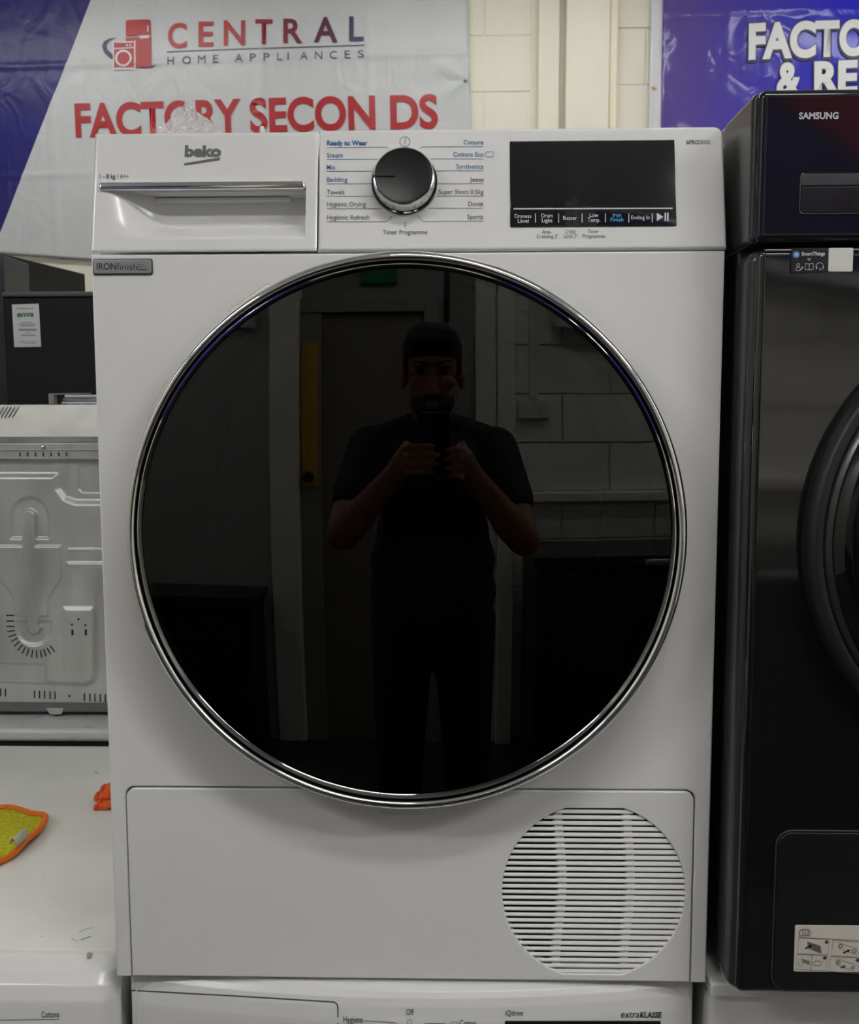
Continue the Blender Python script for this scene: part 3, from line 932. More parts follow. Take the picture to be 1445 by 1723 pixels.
# ================================================================== BLACK DRYER (right)
BLK = mat('black_gloss_fascia', (.010, .010, .014, 1), .06, rvar=.01, bump=.04, bscale=7, bdist=.01)
BRUSH = mat('black_brushed_steel', (.007, .007, .007, 1), .055, 0, noise=.12, nscale=60, stretch=(.6, .6, 40), rvar=.02)
SIDE = mat('black_side_panel', (.012, .012, .013, 1), .35, rvar=.05)
EDGE = mat('charcoal_frame', (.030, .030, .032, 1), .22, rvar=.05)
BRUSH.node_tree.nodes['Principled BSDF'].inputs['IOR'].default_value = 1.74
bd = thing('tumble_dryer', 'black tumble dryer with gloss fascia, cut off by the right edge of the picture', 'tumble dryer', (.61, .3, .85))
SY = -.05
SX0, SX1 = .308, .908
SZ0, SZ1 = .868, 1.702
box('cabinet', SX0 + .003, SX1 - .003, .004, .60, SZ0 + .004, SZ1 - .01, SIDE, bd, .006)
zsm = at(1330, 410, SY).z
fo = box('front_frame', SX0, SX1, SY + .004, .003, SZ0, zsm - .003, EDGE, bd, .012, 4)
box('front_panel', SX0 + .006, SX1 - .006, SY, SY + .02, SZ0 + .001, zsm - .0035, BRUSH, bd, .008, 4)
box('fascia_side', SX0, SX1, SY + .006, .05, zsm + .001, SZ1 - .001, EDGE, bd, .006, 3)
fas = box('fascia', SX0 + .004, SX1 - .004, SY - .001, SY + .03, zsm + .0012, SZ1, BLK, bd, .0075, 4)
box('top_cover', SX0 + .002, SX1 - .002, .03, .60, SZ1 - .04, SZ1 - .001, BLK, bd, .005)
box('seam_strip', SX0 + .012, SX1 - .012, SY - .0008, SY + .004, zsm - .0070, zsm - .0045, mat('dark_trim', (.25, .24, .23, 1), .3, .9, noise=.05), bd, .001)
SS = wallsurf(SY - .001)
sx = lambda px, py: xz(px, py, SY - .001)
p0, p1 = sx(1343.5, 200.5), sx(1410, 200)
text('SAMSUNG', p0, p1, sx(1343, 191)[1] - p0[1], mat('silver_print', rgb(190, 194, 202), .35, .3, noise=.03), fas, .035, 1.0, SS, .0006)
# handle recess with pale upper lip
h0, h1 = sx(1343.5, 361), sx(1343.5, 291)
hx1 = h0[0] + .30
plate('handle_rim', rrect(h0[0], hx1, h0[1], h1[1], .004, 5), [rrect(h0[0] + .0008, hx1 - .0008, h0[1] + .0008, h1[1] - .0004, .0036, 5)], SY - .0018, SY + .002, mat('dark_chrome', (.18, .18, .18, 1), .2, 1, noise=.05), bd, .0003)
hz = sx(1343, 313)[1]
box('handle_lip', h0[0] + .001, hx1 - .001, SY - .0015, SY + .004, hz, h1[1] - .0005, mat('slate_lip', (.045, .045, .048, 1), .35, rvar=.05), bd, .001)
box('handle_recess', h0[0] + .001, hx1 - .001, SY - .0012, SY + .004, h0[1] + .001, hz - .0003, mat('recess_black', (.003, .003, .004, 1), .3, rvar=.03), bd, .001)
# appliance sticker with pictograms, plain white label beside it (its square code is left off)
stk = plate('app_sticker', rrect(sx(1330, 459)[0], sx(1391, 459)[0], sx(1330, 459)[1], sx(1330, 418)[1], .001, 3), [], SY - .0016, SY + .001, mat('sticker_black', (.012, .012, .013, 1), .3, noise=.05), bd, .0001)
KS = wallsurf(SY - .0016)
kx = lambda u, v: xz(1320 + u / 11.56, 400 + v / 11.56, SY - .0018)
c_ = kx(225, 328)
flat('app_logo_disc', circ(c_[0], c_[1], .0030, 24), mat('app_blue', rgb(62, 132, 196), .4, noise=.05), stk, KS, .0003)
for i in range(5):
    a = pi / 2 + i * 2 * pi / 5
    stroke('app_logo_spoke', [(c_[0] + .0003 * cos(a), c_[1] + .0003 * sin(a)), (c_[0] + .0019 * cos(a), c_[1] + .0019 * sin(a))], .0007, LIGHT_INK, stk, KS, .0005)
text('SmartThings', kx(325, 347), kx(782, 340), .0027, LIGHT_INK, stk, .03, 1, KS, .0004)
flat('wifi_mark', [kx(430, 410), kx(475, 395), kx(518, 408), kx(475, 458)], mat('wifi_grey', rgb(140, 138, 134), .5, noise=.05), stk, KS, .0004)
IW = .00045
def kcirc(u, v, r, a0=0, a1=2 * pi, n=16):
    c = kx(u, v)
    q = r / 11.56 / 1870
    return [(c[0] + q * cos(a0 + (a1 - a0) * i / n), c[1] + q * sin(a0 + (a1 - a0) * i / n)) for i in range(n + (0 if a1 - a0 > 6.2 else 1))]
stroke('person_mark', kcirc(262, 533, 28), IW, LIGHT_INK, stk, KS, .0004, True)
stroke('person_mark', [kx(*p) for p in ((300, 640), (215, 640), (215, 600), (250, 578), (290, 582))], IW, LIGHT_INK, stk, KS, .0004)
stroke('pencil_mark', [kx(*p) for p in ((290, 632), (345, 560), (358, 574), (308, 630))], IW, LIGHT_INK, stk, KS, .0004, True)
stroke('book_mark', [kx(*p) for p in ((397, 505), (475, 512), (553, 500), (553, 615), (475, 625), (397, 618))], IW, LIGHT_INK, stk, KS, .0004, True)
stroke('book_mark', [kx(475, 512), kx(475, 632)], IW, LIGHT_INK, stk, KS, .0004)
stroke('headset_mark', kcirc(680, 560, 70, -.3, pi + .3, 16), IW, LIGHT_INK, stk, KS, .0004)
for u in (618, 742):
    flat('headset_mark', [kx(u - 10, 560), kx(u + 10, 560), kx(u + 10, 608), kx(u - 10, 608)], LIGHT_INK, stk, KS, .0004)
flat('headset_mark', [kx(675, 590), kx(715, 622), kx(700, 634), kx(672, 605)], LIGHT_INK, stk, KS, .0004)
w0, w1 = xz(1392, 457.5, SY), xz(1434.5, 417.5, SY)
plate('white_label', rrect(w0[0], w1[0], w0[1], w1[1], .0012, 4), [], SY - .0016, SY + .001, mat('label_paper', rgb(214, 214, 208), .5, noise=.02), bd, .0001)
# big round door, centred beyond the frame
DY = SY - .012
dc = xz(1768, 908, DY)
Rd = .2157
bdoor = lathe('door', dc[0], dc[1], [(Rd + .001, SY + .002), (Rd + .001, SY - .006), (Rd - .001, DY - .006), (Rd - .005, DY - .010), (Rd - .011, DY - .009), (Rd - .0125, DY - .004)], BLACK_M, bd, 192, 60)
lathe('door_ring', dc[0], dc[1], [(Rd - .012, DY - .004), (Rd - .0145, DY - .008), (Rd - .0185, DY - .011)], EDGE, bdoor, 192, 60)
lathe('door_trim', dc[0], dc[1], [(Rd - .0183, DY - .0105), (Rd - .0188, DY - .0122), (Rd - .0194, DY - .0118)], CHROME_S, bdoor, 192, 60)
lathe('door_glass', dc[0], dc[1], [(Rd - .0192, DY - .0115), (Rd - .026, DY - .020), (Rd - .034, DY - .024), (.10, DY - .034), (0, DY - .037)], mat('black_door_glass', (.004, .004, .004, 1), .03, rvar=.01), bdoor, 192, 80)
# filter flap low on the front
fl = [xz(1310, 1398, SY), xz(1298, 1665, SY)]
fx0, fz1 = xz(1308, 1399, SY)
fz0 = xz(1305, 1664, SY)[1]
flap = plate('filter_flap', rrect(fx0, fx0 + .24, fz0, fz1, .014, 8), [], SY - .0025, SY + .004, mat('flap_black', (.012, .012, .013, 1), .16, rvar=.04), bd, .0012)
plate('flap_gap', rrect(fx0 - .0018, fx0 + .2418, fz0 - .0018, fz1 + .0018, .0155, 8), [rrect(fx0 - .0005, fx0 + .2405, fz0 - .0005, fz1 + .0005, .0145, 8)], SY - .0012, SY + .002, mat('flap_rim', (.10, .10, .098, 1), .3, .6, noise=.05), bd, .0003)
FSF = wallsurf(SY - .0029)
gk = lambda u, v: xz(1320 + u / 11.56, 1540 + v / 11.56, SY - .003)
gx0, gz1 = gk(205, 190)
gz0 = gk(205, 1095)[1]
guide = plate('guide_sticker', rrect(gx0, gx0 + .115, gz0, gz1, .0014, 4), [], SY - .0029, SY - .001, mat('guide_paper', rgb(206, 200, 190), .5, noise=.02), bd, .0001)
GI = mat('guide_grey', rgb(120, 116, 112), .6, noise=.03)
def gs(pts, w=.0005, m=GI, closed=False):
    stroke('guide_line', [gk(*p) for p in pts], w, m, guide, FSF, .0003, closed)
def gf(pts, m=DARK_INK, nm='guide_mark'):
    flat(nm, [gk(*p) for p in pts], m, guide, FSF, .0005)
gs([(270, 425), (1445, 490)])
gs([(270, 435), (870, 470), (840, 765), (245, 745)], closed=True)
gs([(245, 755), (835, 790), (800, 1080), (210, 1045)], closed=True)
gs([(535, 775), (505, 1060)])
gs([(935, 485), (1500, 520), (1480, 815), (910, 785)], closed=True)
gs([(895, 800), (1470, 830), (1440, 1130), (860, 1090)], closed=True)
gf([(430, 505), (690, 590), (715, 735), (470, 640)], mat('guide_slate', rgb(98, 94, 98), .6, noise=.04))
for (a, b) in ((0, 0), (740, 90)):
    gf([(390 + a, 630 + b), (470 + a, 590 + b), (465 + a, 575 + b), (535 + a, 575 + b), (495 + a, 630 + b), (487 + a, 612 + b), (400 + a, 655 + b)])
gf([(1085, 1010), (1130, 985), (1125, 975), (1185, 975), (1150, 1025), (1142, 1008), (1090, 1030)])
for (a, b) in ((815, 517), (778, 826), (1420, 870)):
    c_ = gk(a, b)
    flat('step_dot', circ(c_[0], c_[1], .0016, 14), DARK_INK, guide, FSF, .0005)
for (a, b, r_) in ((1085, 597, 36), (1350, 692, 38), (1040, 905, 34), (1325, 1015, 28)):
    c_ = gk(a, b)
    q = r_ / 11.56 / 1870
    stroke('guide_ring', [(c_[0] + q * cos(i * pi / 8), c_[1] + q * sin(i * pi / 8)) for i in range(16)], .0008, GI, guide, FSF, .0004, True)
gs([(1045, 530), (1400, 650), (1395, 775), (1050, 640)], .0004, GI, True)
gs([(1010, 840), (1365, 960), (1345, 1085), (1000, 950)], .0004, GI, True)
gf([(330, 840), (485, 890), (480, 955), (345, 890)], GI)
gs([(260, 930), (300, 890), (350, 910), (345, 970), (300, 990), (262, 960)], .0004, GI, True)
gs([(545, 930), (620, 875), (730, 915), (690, 975), (620, 980), (545, 955)], .0006, GI, True)
gs([(285, 395), (295, 300), (340, 275), (450, 275), (495, 310), (492, 395), (285, 395)], .0009, GI)
gs([(345, 280), (350, 365), (452, 372), (450, 280)], .0006, GI)
gs([(398, 280), (400, 370)], .0006, GI)
for fx_ in (SX0 + .05, SX1 - .05):
    for fy_ in (.03, .52):
        tube('foot', [(fx_, fy_, .852), (fx_, fy_, SZ0 + .006)], .018, BLACK_M, bd, 12)
# loose corner of film at its lower left edge
V = []
for i in range(9):
    t = i / 8
    p = at(1214 + 8 * t, 1607 + 40 * t, SY + .035)
    V += [(p.x - .0035 * sin(pi * t), SY + .035, p.z), (p.x + .001, SY + .03, p.z)]
pf = obj('protective_film', V, [(2 * i, 2 * i + 1, 2 * i + 3, 2 * i + 2) for i in range(8)], FILM, bd, 60)
pf.modifiers.new('thickness', 'SOLIDIFY').thickness = .0006

# ================================================================== LEFT: OVEN BACK, CABINETS
# second-row appliance whose lid edge shows behind the washing machine
RY = .705
ra = thing('chest_freezer', 'pale grey appliance behind the left washing machine, carrying the oven', 'freezer', (-.75, 1.0, 0))
zt = at(90, 1203, .775).z - .004
zb_ = at(90, 1249, RY).z
GLID = mat('pale_grey_lid', rgb(206, 208, 208), .3, noise=.03, rvar=.05)
box('lid', -1.45, -.33, RY, 1.36, zb_, zt, GLID, ra, .008, 4)
box('lid_shade_strip', -1.44, -.34, RY + .012, 1.35, zb_ - .012, zb_ + .001, BLACK_M, ra)  # black strip put in for the shade under the lid
box('cabinet', -1.45, -.33, RY + .004, 1.36, .02, zb_ - .011, WHITE, ra, .008)
for fx_ in (-1.4, -.38):
    tube('foot', [(fx_, RY + .05, 0), (fx_, RY + .05, .024)], .02, BLACK_M, ra, 12)
    tube('foot', [(fx_, 1.3, 0), (fx_, 1.3, .024)], .02, BLACK_M, ra, 12)

OY = .775
ov = thing('built_in_oven', 'galvanised steel back of a built-in oven with embossed panel and cooling slots', 'oven', (-.72, 1.0, zt))
GALV = mat('galvanised_steel', (.62, .625, .615, 1), .46, .75, noise=.16, nscale=14, rvar=.08, stretch=(1.6, 1, .5))
GALV_L = mat('galvanised_top', (.40, .40, .38, 1), .42, .6, noise=.22, nscale=16, rvar=.08)
og = lambda px, py: xz(px, py, OY)
O_L, O_R = -1.03, -.44
z_top, z_bot = og(90, 772)[1], og(90, 1178)[1]
def seg_d(px, py, a, b):
    ax, ay = a; bx_, by_ = b
    vx, vy = bx_ - ax, by_ - ay
    t = max(0, min(1, ((px - ax) * vx + (py - ay) * vy) / (vx * vx + vy * vy)))
    return hypot(px - ax - t * vx, py - ay - t * vy)
def poly_sd(px, py, P):
    """signed distance to polygon (negative inside)"""
    d = 1e9
    ins = False
    n = len(P)
    for i in range(n):
        a, b = P[i], P[(i + 1) % n]
        d = min(d, seg_d(px, py, a, b))
        if (a[1] > py) != (b[1] > py) and px < (b[0] - a[0]) * (py - a[1]) / (b[1] - a[1]) + a[0]:
            ins = not ins
    return -d if ins else d
def ramp(d, w):
    return sm(.5 - d / w)
ARCH = [(21 + 0, 905)] + [(52 - 31 * cos(i * pi / 12), 868 - 31 * sin(i * pi / 12)) for i in range(13)] + [(83, 905)]
SLOT = [(41, 925)] + [(52 - 11 * cos(i * pi / 8), 868 - 11 * sin(i * pi / 8)) for i in range(9)] + [(63, 925)]
SHIELD = [(2, 918), (105, 918), (107, 972), (84, 1006), (84, 1035), (66, 1035), (66, 1050)] + [(62 - 11 * cos(pi - i * pi / 8) - 2, 1055 + 11 * sin(i * pi / 8)) for i in range(9)] + [(48, 1036), (28, 1034), (26, 1003), (2, 970)]
UPPER = [(-60, 800), (95, 800), (98, 822), (110, 838), (128, 845), (260, 845), (260, 972), (178, 976), (168, 988), (164, 1002), (164, 1128), (158, 1145), (145, 1151), (-60, 1142)]
CUT = [(133, 785), (260, 785), (260, 827), (138, 827), (133, 822)]
RBOX = [(106, 1022), (113, 1017), (158, 1018), (164, 1026), (170, 985), (260, 975), (260, 1135), (168, 1145), (156, 1150), (-60, 1141), (-60, 1160), (106, 1120)]
BULB = [(32, 1045)] + [(59 - 29 * cos(i * pi / 12), 1055 + 29 * sin(i * pi / 12)) for i in range(13)] + [(88, 1045)]
BAR1 = [(118, 923), (260, 923), (260, 927), (118, 926)]
BAR2 = [(116, 946), (260, 946), (260, 952), (116, 951)]
LOW = [(10, 1115), (78, 1117), (80, 1121), (80, 1146), (-60, 1142), (-60, 1115)]
def relief(px, py):
    if px < -70 or px > 190:
        return 0.0
    h = 0.0
    h += .007 * ramp(poly_sd(px, py, UPPER), 12)
    h -= .004 * ramp(poly_sd(px, py, CUT), 6)
    h -= .0045 * ramp(poly_sd(px, py, ARCH), 5)
    h -= .0045 * ramp(poly_sd(px, py, BULB), 7)
    k = ramp(min(poly_sd(px, py, SLOT), poly_sd(px, py, SHIELD)), 3.6)
    h = h * (1 - k) + .0105 * k
    h += .003 * ramp(poly_sd(px, py, BAR1), 5)
    h += .0035 * ramp(poly_sd(px, py, BAR2), 6)
    rb = [(111, 1022), (158, 1022), (161, 1030), (161, 1146), (111, 1140)]
    h += .004 * ramp(poly_sd(px, py, rb), 9) * ramp(py - 1125, 30) if py < 1140 else 0
    h -= .003 * ramp(poly_sd(px, py, LOW), 5)
    return h
NX, NZ = 210, 330
k_ = 1650 / (OY - CAM.y)
V = []
x_a, x_b = og(-70, 950)[0], og(195, 950)[0]
def px_of(x, z):
    d = Vector((x, OY, z)) - CAM
    w = d.dot(FW)
    return IMG_W / 2 + FPX * d.dot(RT) / w, IMG_H / 2 - FPX * d.dot(UP) / w
for j in range(NZ + 1):
    z = z_bot + (z_top - z_bot) * j / NZ
    for i in range(NX + 1):
        x = x_a + (x_b - x_a) * i / NX
        a, b = px_of(x, z)
        V.append((x, OY - relief(a, b), z))
Fq = [(j * (NX + 1) + i, j * (NX + 1) + i + 1, (j + 1) * (NX + 1) + i + 1, (j + 1) * (NX + 1) + i) for j in range(NZ) for i in range(NX)]
rear = obj('rear_panel', V, Fq, GALV, ov, 60)
box('rear_sheet', O_L, O_R, OY + .002, OY + .008, z_bot - .005, z_top + .002, GALV, ov, .001)
z745, z760, z772, z680 = og(90, 745)[1], og(90, 757)[1], og(90, 772)[1], og(90, 681)[1]
box('upper_rail', O_L, O_R, OY - .006, OY + .012, z772, z745, GALV, ov, .002)
box('rail_lip', O_L, O_R, OY - .010, OY + .004, z772 - .002, z772 + .003, GALV_L, ov, .0012)
box('rail_lip', O_L, O_R, OY - .008, OY + .004, z760 - .0015, z760 + .001, GALV_L, ov, .0008)
# sloping top cover
sl_top = z745 + .075
TY = OY + .11
zfar = at(90, 681, TY).z
V = [(O_L, OY - .006, z745), (O_R, OY - .006, z745), (O_R, OY - .006, z745 + .011), (O_L, OY - .006, z745 + .011), (O_L, TY, zfar), (O_R, TY, zfar), (O_L, 1.30, zfar), (O_R, 1.30, zfar)]
tc_ = obj('top_cover', V, [(0, 1, 2, 3), (3, 2, 5, 4), (4, 5, 7, 6)], GALV_L, ov)
tc_.modifiers.new('thickness', 'SOLIDIFY').thickness = .0015
box('oven_cavity', O_L + .005, O_R - .005, OY + .01, 1.29, zt + .02, z745 - .002, GALV, ov, .002)
def topc(px, py):
    # point on the sloping cover
    n = (Vector(V[2]) - Vector(V[3])).cross(Vector(V[4]) - Vector(V[3])).normalized()
    d = ray(px, py)
    t = (Vector(V[3]) - CAM).dot(n) / d.dot(n)
    return CAM + d * t + (n if n.y < 0 else -n) * .0012
for k in range(-3, 3):
    a, b = topc(8 + k * 6.3, 703), topc(19 + k * 6.3, 685)
    w = Vector((.0011, 0, 0))
    obj('top_slot', [a - w, a + w, b + w, b - w], [(0, 1, 2, 3)], BLACK_M, ov)
for k in range(9):
    a = topc(8 + k * 20.5 - 22, 681.5)
    w = Vector((.0055, 0, 0)); h_ = Vector((0, 0.0012, .0012))
    obj('edge_slot', [a - w, a + w, a + w + h_, a - w + h_], [(0, 1, 2, 3)], BLACK_M, ov)
def oslot(px, py, ang, L, w, lift=.0095, nm='cooling_slot'):
    """dark punched slot centred on a pixel, angle in degrees, length and width in pixels"""
    yy = OY - max(.0, relief(px, py)) - .0004
    a = radians(ang)
    ux, uz = cos(a), sin(a)
    pts = []
    for (s, t) in ((-L / 2, -w / 2), (L / 2, -w / 2), (L / 2, w / 2), (-L / 2, w / 2)):
        p = at(px + ux * s - uz * t, py - (uz * s + ux * t), yy)
        pts.append((p.x, yy, p.z))
    pts += [(a_, b_ + .003, c_) for (a_, b_, c_) in pts]
    obj(nm, pts, [(0, 1, 2, 3), (0, 4, 5, 1), (1, 5, 6, 2), (2, 6, 7, 3), (3, 7, 4, 0)], BLACK_M, ov)
SLOTS = [(16.7, 1035.5, 0), (17, 1045, 0), (17.3, 1054, 0), (18.3, 1062, 8), (20.7, 1069.5, 18), (24.2, 1076.5, 28), (28.4, 1083.2, 45), (34, 1089.5, 50), (40, 1094, 62), (46.7, 1097.2, 72), (54, 1099.8, 80), (61.5, 1100.8, 92), (68.8, 1100, 102), (75.4, 1098.4, 110), (82, 1095.5, 120), (88, 1091.5, 126)]
for (a, b, c) in SLOTS:
    oslot(a, b, c, 13, 2.1)
for k in range(7):
    p = at(33.5 + k * 13.1, 764.5, OY - .0065)
    box('rail_slot', p.x - .0012, p.x + .0012, OY - .0066, OY - .004, p.z - .0036, p.z + .0036, BLACK_M, ov)
for px_ in (1, 9, 58, 66.5, 75, 84, 92.5, 142, 151, 159.5, 168.5, 177):
    oslot(px_, 1165 + px_ * .055, 90, 13, 2.2)
c_ = og(117, 1171)
lathe('screw_hole', c_[0], c_[1], [(.0022, OY - .0004), (0, OY - .0004)], BLACK_M, ov, 12)
for (a, b) in ((132, 1042), (121, 1051), (143.5, 1052)):
    c_ = xz(a, b, OY - .0115)
    lathe('screw_hole', c_[0], c_[1], [(.0021, OY - .0114), (0, OY - .0114)], BLACK_M, ov, 12)
for a in (121.7, 144.3):
    oslot(a, 1064, 90, 10, 3.6)
c_ = xz(72.5, 752.5, OY - .008)
lathe('rail_screw', c_[0], c_[1], [(.0045, OY - .006), (.0042, OY - .009), (.0022, OY - .0105), (0, OY - .0108)], CHROME_S, ov, 20, 60)
# lower rail with its bracket
zl0, zl1 = og(90, 1203)[1], og(90, 1182)[1]
box('lower_rail', O_L, O_R, OY + .004, OY + .03, zl0 + .004, zl1, mat('dark_galvanised', (.22, .225, .22, 1), .4, .8, noise=.1), ov, .002)
bx0, bx1 = og(78, 1200), og(108, 1200)
plate('base_bracket', [(bx0[0], zl0 + .012), (bx0[0] + .006, zl0 + .001), (bx1[0] - .006, zl0 + .001), (bx1[0], zl0 + .012)], [], OY, OY + .006, GALV, ov, .0008)
box('skid', O_L + .02, O_R - .02, OY + .04, 1.28, zt + .0003, zt + .022, BLACK_M, ov)

# trays / flat packs on top of the oven
TR = mat('pale_tray_metal', rgb(196, 200, 202), .35, .5, noise=.06)
ty = 1.02
tz = zfar + .0016
for k in range(3):
    zz = tz + k * .0068
    xa_ = at(106 + k * 1.5, 672, ty).x
    t_ = box('flat_tray', xa_, xa_ + .28, ty - .01 + .004 * k, ty + .2, zz, zz + .006, TR, None, .0015)
    tag(t_, ['lowest of the pale metal trays lying on the oven', 'middle one of the pale metal trays lying on the oven', 'topmost of the pale metal trays lying on the oven'][k], 'tray', 'metal trays on the oven')
xb_ = at(92, 670, ty).x
br = tag(plate('metal_bracket', [(xb_, tz), (xb_ + .0105, tz), (xb_ + .0105, tz + .0195), (xb_ + .08, tz + .0215), (xb_ + .08, tz + .0225), (xb_, tz + .0215)], [], ty - .03, ty - .015, mat('bracket_taupe', rgb(150, 146, 140), .45, .4, noise=.05), None, .0005), 'small grey angled bracket standing beside the metal trays', 'bracket')

# dark fridges / cabinets behind
CY = 1.45
DKC = mat('black_cabinet', (.007, .0075, .0085, 1), .55, noise=.1, nscale=6, spec=.25)
DKC2 = mat('charcoal_cabinet', (.016, .016, .017, 1), .55, noise=.1, nscale=6, spec=.25)
ck = thing('fridge', 'black fridge behind the oven with a white paper notice taped on', 'fridge', (-.95, CY + .3, 0))
x0c, z1c = xz(4, 497, CY)
x1c = -.42
box('fridge_body', x0c, x1c, CY, CY + .55, .02, z1c - .004, DKC, ck, .006)
box('fridge_top', x0c - .001, x1c + .001, CY - .004, CY + .55, z1c - .004, z1c + .008, mat('slate_top', rgb(74, 76, 82), .35, noise=.05), ck, .003)
box('plinth', x0c + .02, x1c - .02, CY + .03, CY + .5, 0, .022, BLACK_M, ck)
n0, n1 = xz(24, 583, CY - .002), xz(65, 512, CY - .002)
nt_ = thing('paper_notice', 'white paper notice with green heading stuck on the black fridge', 'notice', ((n0[0] + n1[0]) / 2, CY, n0[1]))
PAP = mat('notice_paper', rgb(214, 216, 218), .6, noise=.02)
NSf = wallsurf(CY - .0018)
gq = lambda u, v: xz(u / 4.8167, 420 + v / 4.8167, CY - .002)
plate('sheet', [gq(115, 790), gq(332, 787), gq(312, 437), gq(95, 445)], [], CY - .0016, CY - .0002, PAP, nt_, .0001)
text('enva', gq(138, 545), gq(275, 542), gq(140, 505)[1] - gq(140, 545)[1], mat('notice_green', rgb(46, 128, 76), .6, noise=.05), nt_, .03, 1, NSf, .0004, shear=.15)
NG = mat('notice_grey', rgb(150, 152, 156), .6, noise=.03)
for (v, a, b, w) in ((477, 132, 272, .0018), (591, 168, 250, .002), (605, 138, 284, .002), (618, 155, 270, .002), (650, 138, 288, .0048), (674, 190, 232, .0018), (695, 152, 276, .0028), (748, 140, 296, .0018), (761, 168, 270, .0018)):
    stroke('print_line', [gq(a + (v - 440) * .06, v), gq(b + (v - 440) * .04, v)], w, NG, nt_, NSf, .0004)
# taller cabinet turned a little, further back
Y1 = 2.05
N_ = at(5, 427, Y1)
lo, hi = Y1, 3.2
for _ in range(40):
    md_ = (lo + hi) / 2
    if at(143, 461, md_).z < N_.z: lo = md_
    else: hi = md_
F_ = at(143, 461, lo)
dirv = Vector((F_.x - N_.x, F_.y - N_.y, 0)).normalized()
nrm = Vector((-dirv.y, dirv.x, 0))
if nrm.y < 0: nrm = -nrm
tcab = thing('tall_cabinet', 'tall charcoal cabinet set at an angle behind the black fridge', 'cabinet', (N_.x, N_.y, 0))
Lc = (F_ - N_).to_2d().length
def CX(x, y, z):
    return Vector((N_.x, N_.y, 0)) + dirv * x + nrm * y + Vector((0, 0, z))
box('cabinet_body', 0, Lc, 0, .35, .02, N_.z, DKC2, tcab, .003, xf=CX)
box('plinth', .02, Lc - .02, .02, .33, 0, .022, BLACK_M, tcab, xf=CX)
ex = Vector((x0c - .004, 1.47, 0))
lc = thing('display_column', 'narrow dark blue-black appliance edge at the far left behind the oven', 'appliance', (ex.x - .2, 1.55, 0))
box('column_body', ex.x - .35, ex.x, 1.47, 1.62, .02, at(4, 428, 1.47).z, mat('blue_black', (.008, .009, .018, 1), .3, noise=.1), lc, .004)
box('plinth', ex.x - .34, ex.x - .01, 1.48, 1.61, 0, .022, BLACK_M, lc)

# ================================================================== CLOTHS
cl = thing('cleaning_cloth', 'yellow cleaning cloth with orange binding and a white care tag, on the left washing machine', 'cloth', (-.72, .3, .852))
ZC = .858
edge_px = [(-130, 1470), (-60, 1380), (-10, 1357), (12, 1354), (34, 1354), (55, 1361), (79, 1371), (73, 1385), (52, 1404), (32, 1423), (14, 1434), (-20, 1447), (-70, 1490)]
def zc_of(px, py):
    return ZC + .004 + .004 * sin(px * .09 + py * .05) + .003 * sin(py * .13)
E2 = [atz(a, b, ZC + .006) for a, b in edge_px]
# smooth the outline
def chaikin(P, n=2):
    for _ in range(n):
        Q = []
        for i in range(len(P)):
            a, b = P[i], P[(i + 1) % len(P)]
            Q += [a * .75 + b * .25, a * .25 + b * .75]
        P = Q
    return P
tip = 6
E3 = []
for i, p in enumerate(E2):
    E3.append(p)
EO = chaikin(E2, 2)
cen = sum(EO, Vector()) / len(EO)
def cz_(x, y):
    return .8605 + .0055 * sin(34 * x + 9) * cos(26 * y) + .0025 * sin(90 * x + 60 * y)
V = [Vector((cen.x, cen.y, cz_(cen.x, cen.y)))]
Fq = []
NR = 9
n_ = len(EO)
for r_ in range(1, NR + 1):
    for p in EO:
        q = cen.lerp(p, r_ / NR)
        V.append(Vector((q.x, q.y, cz_(q.x, q.y))))
for i in range(n_):
    j = (i + 1) % n_
    Fq.append((0, 1 + i, 1 + j))
    for r_ in range(NR - 1):
        a = 1 + r_ * n_
        Fq.append((a + i, a + n_ + i, a + n_ + j, a + j))
YC = mat('yellow_microfibre', rgb(206, 200, 20), .85, noise=.35, nscale=220, bump=.8, bscale=300, bdist=.003)
ORG = mat('orange_binding', rgb(242, 124, 34), .8, noise=.12, nscale=200, bump=.5, bscale=300)
sh = obj('cloth_sheet', V, Fq, YC, cl, 179)
fixn(sh, 179)
sh.modifiers.new('thickness', 'SOLIDIFY').thickness = .003
tube('binding', [(p.x, p.y, cz_(p.x, p.y) + .0005) for p in EO], .0042, ORG, cl, 8, True)
tg = [atz(a, b, .868) for a, b in ((21, 1408), (30, 1398), (46, 1397), (46, 1414), (30, 1423), (27, 1414))]
TAGM = mat('care_tag', rgb(190, 188, 172), .7, noise=.12, nscale=150)
ta, tb_ = atz(28, 1428, .866), atz(48, 1410, .866)
dv = (tb_ - ta); dv.z = 0
nv = Vector((-dv.y, dv.x, 0)).normalized() * .0001
V = []
for i in range(9):
    t = i / 8
    a = pi * (t * 1.15 - .1)
    off = Vector((-.010 * (1 - cos(a)) * .6, 0.004 * (1 - cos(a)), .008 * sin(a) + .004))
    V += [ta + off, tb_ + off]
tgo = obj('care_tag', V, [(2 * i, 2 * i + 1, 2 * i + 3, 2 * i + 2) for i in range(8)], TAGM, cl, 60)
tgo.modifiers.new('thickness', 'SOLIDIFY').thickness = .0006

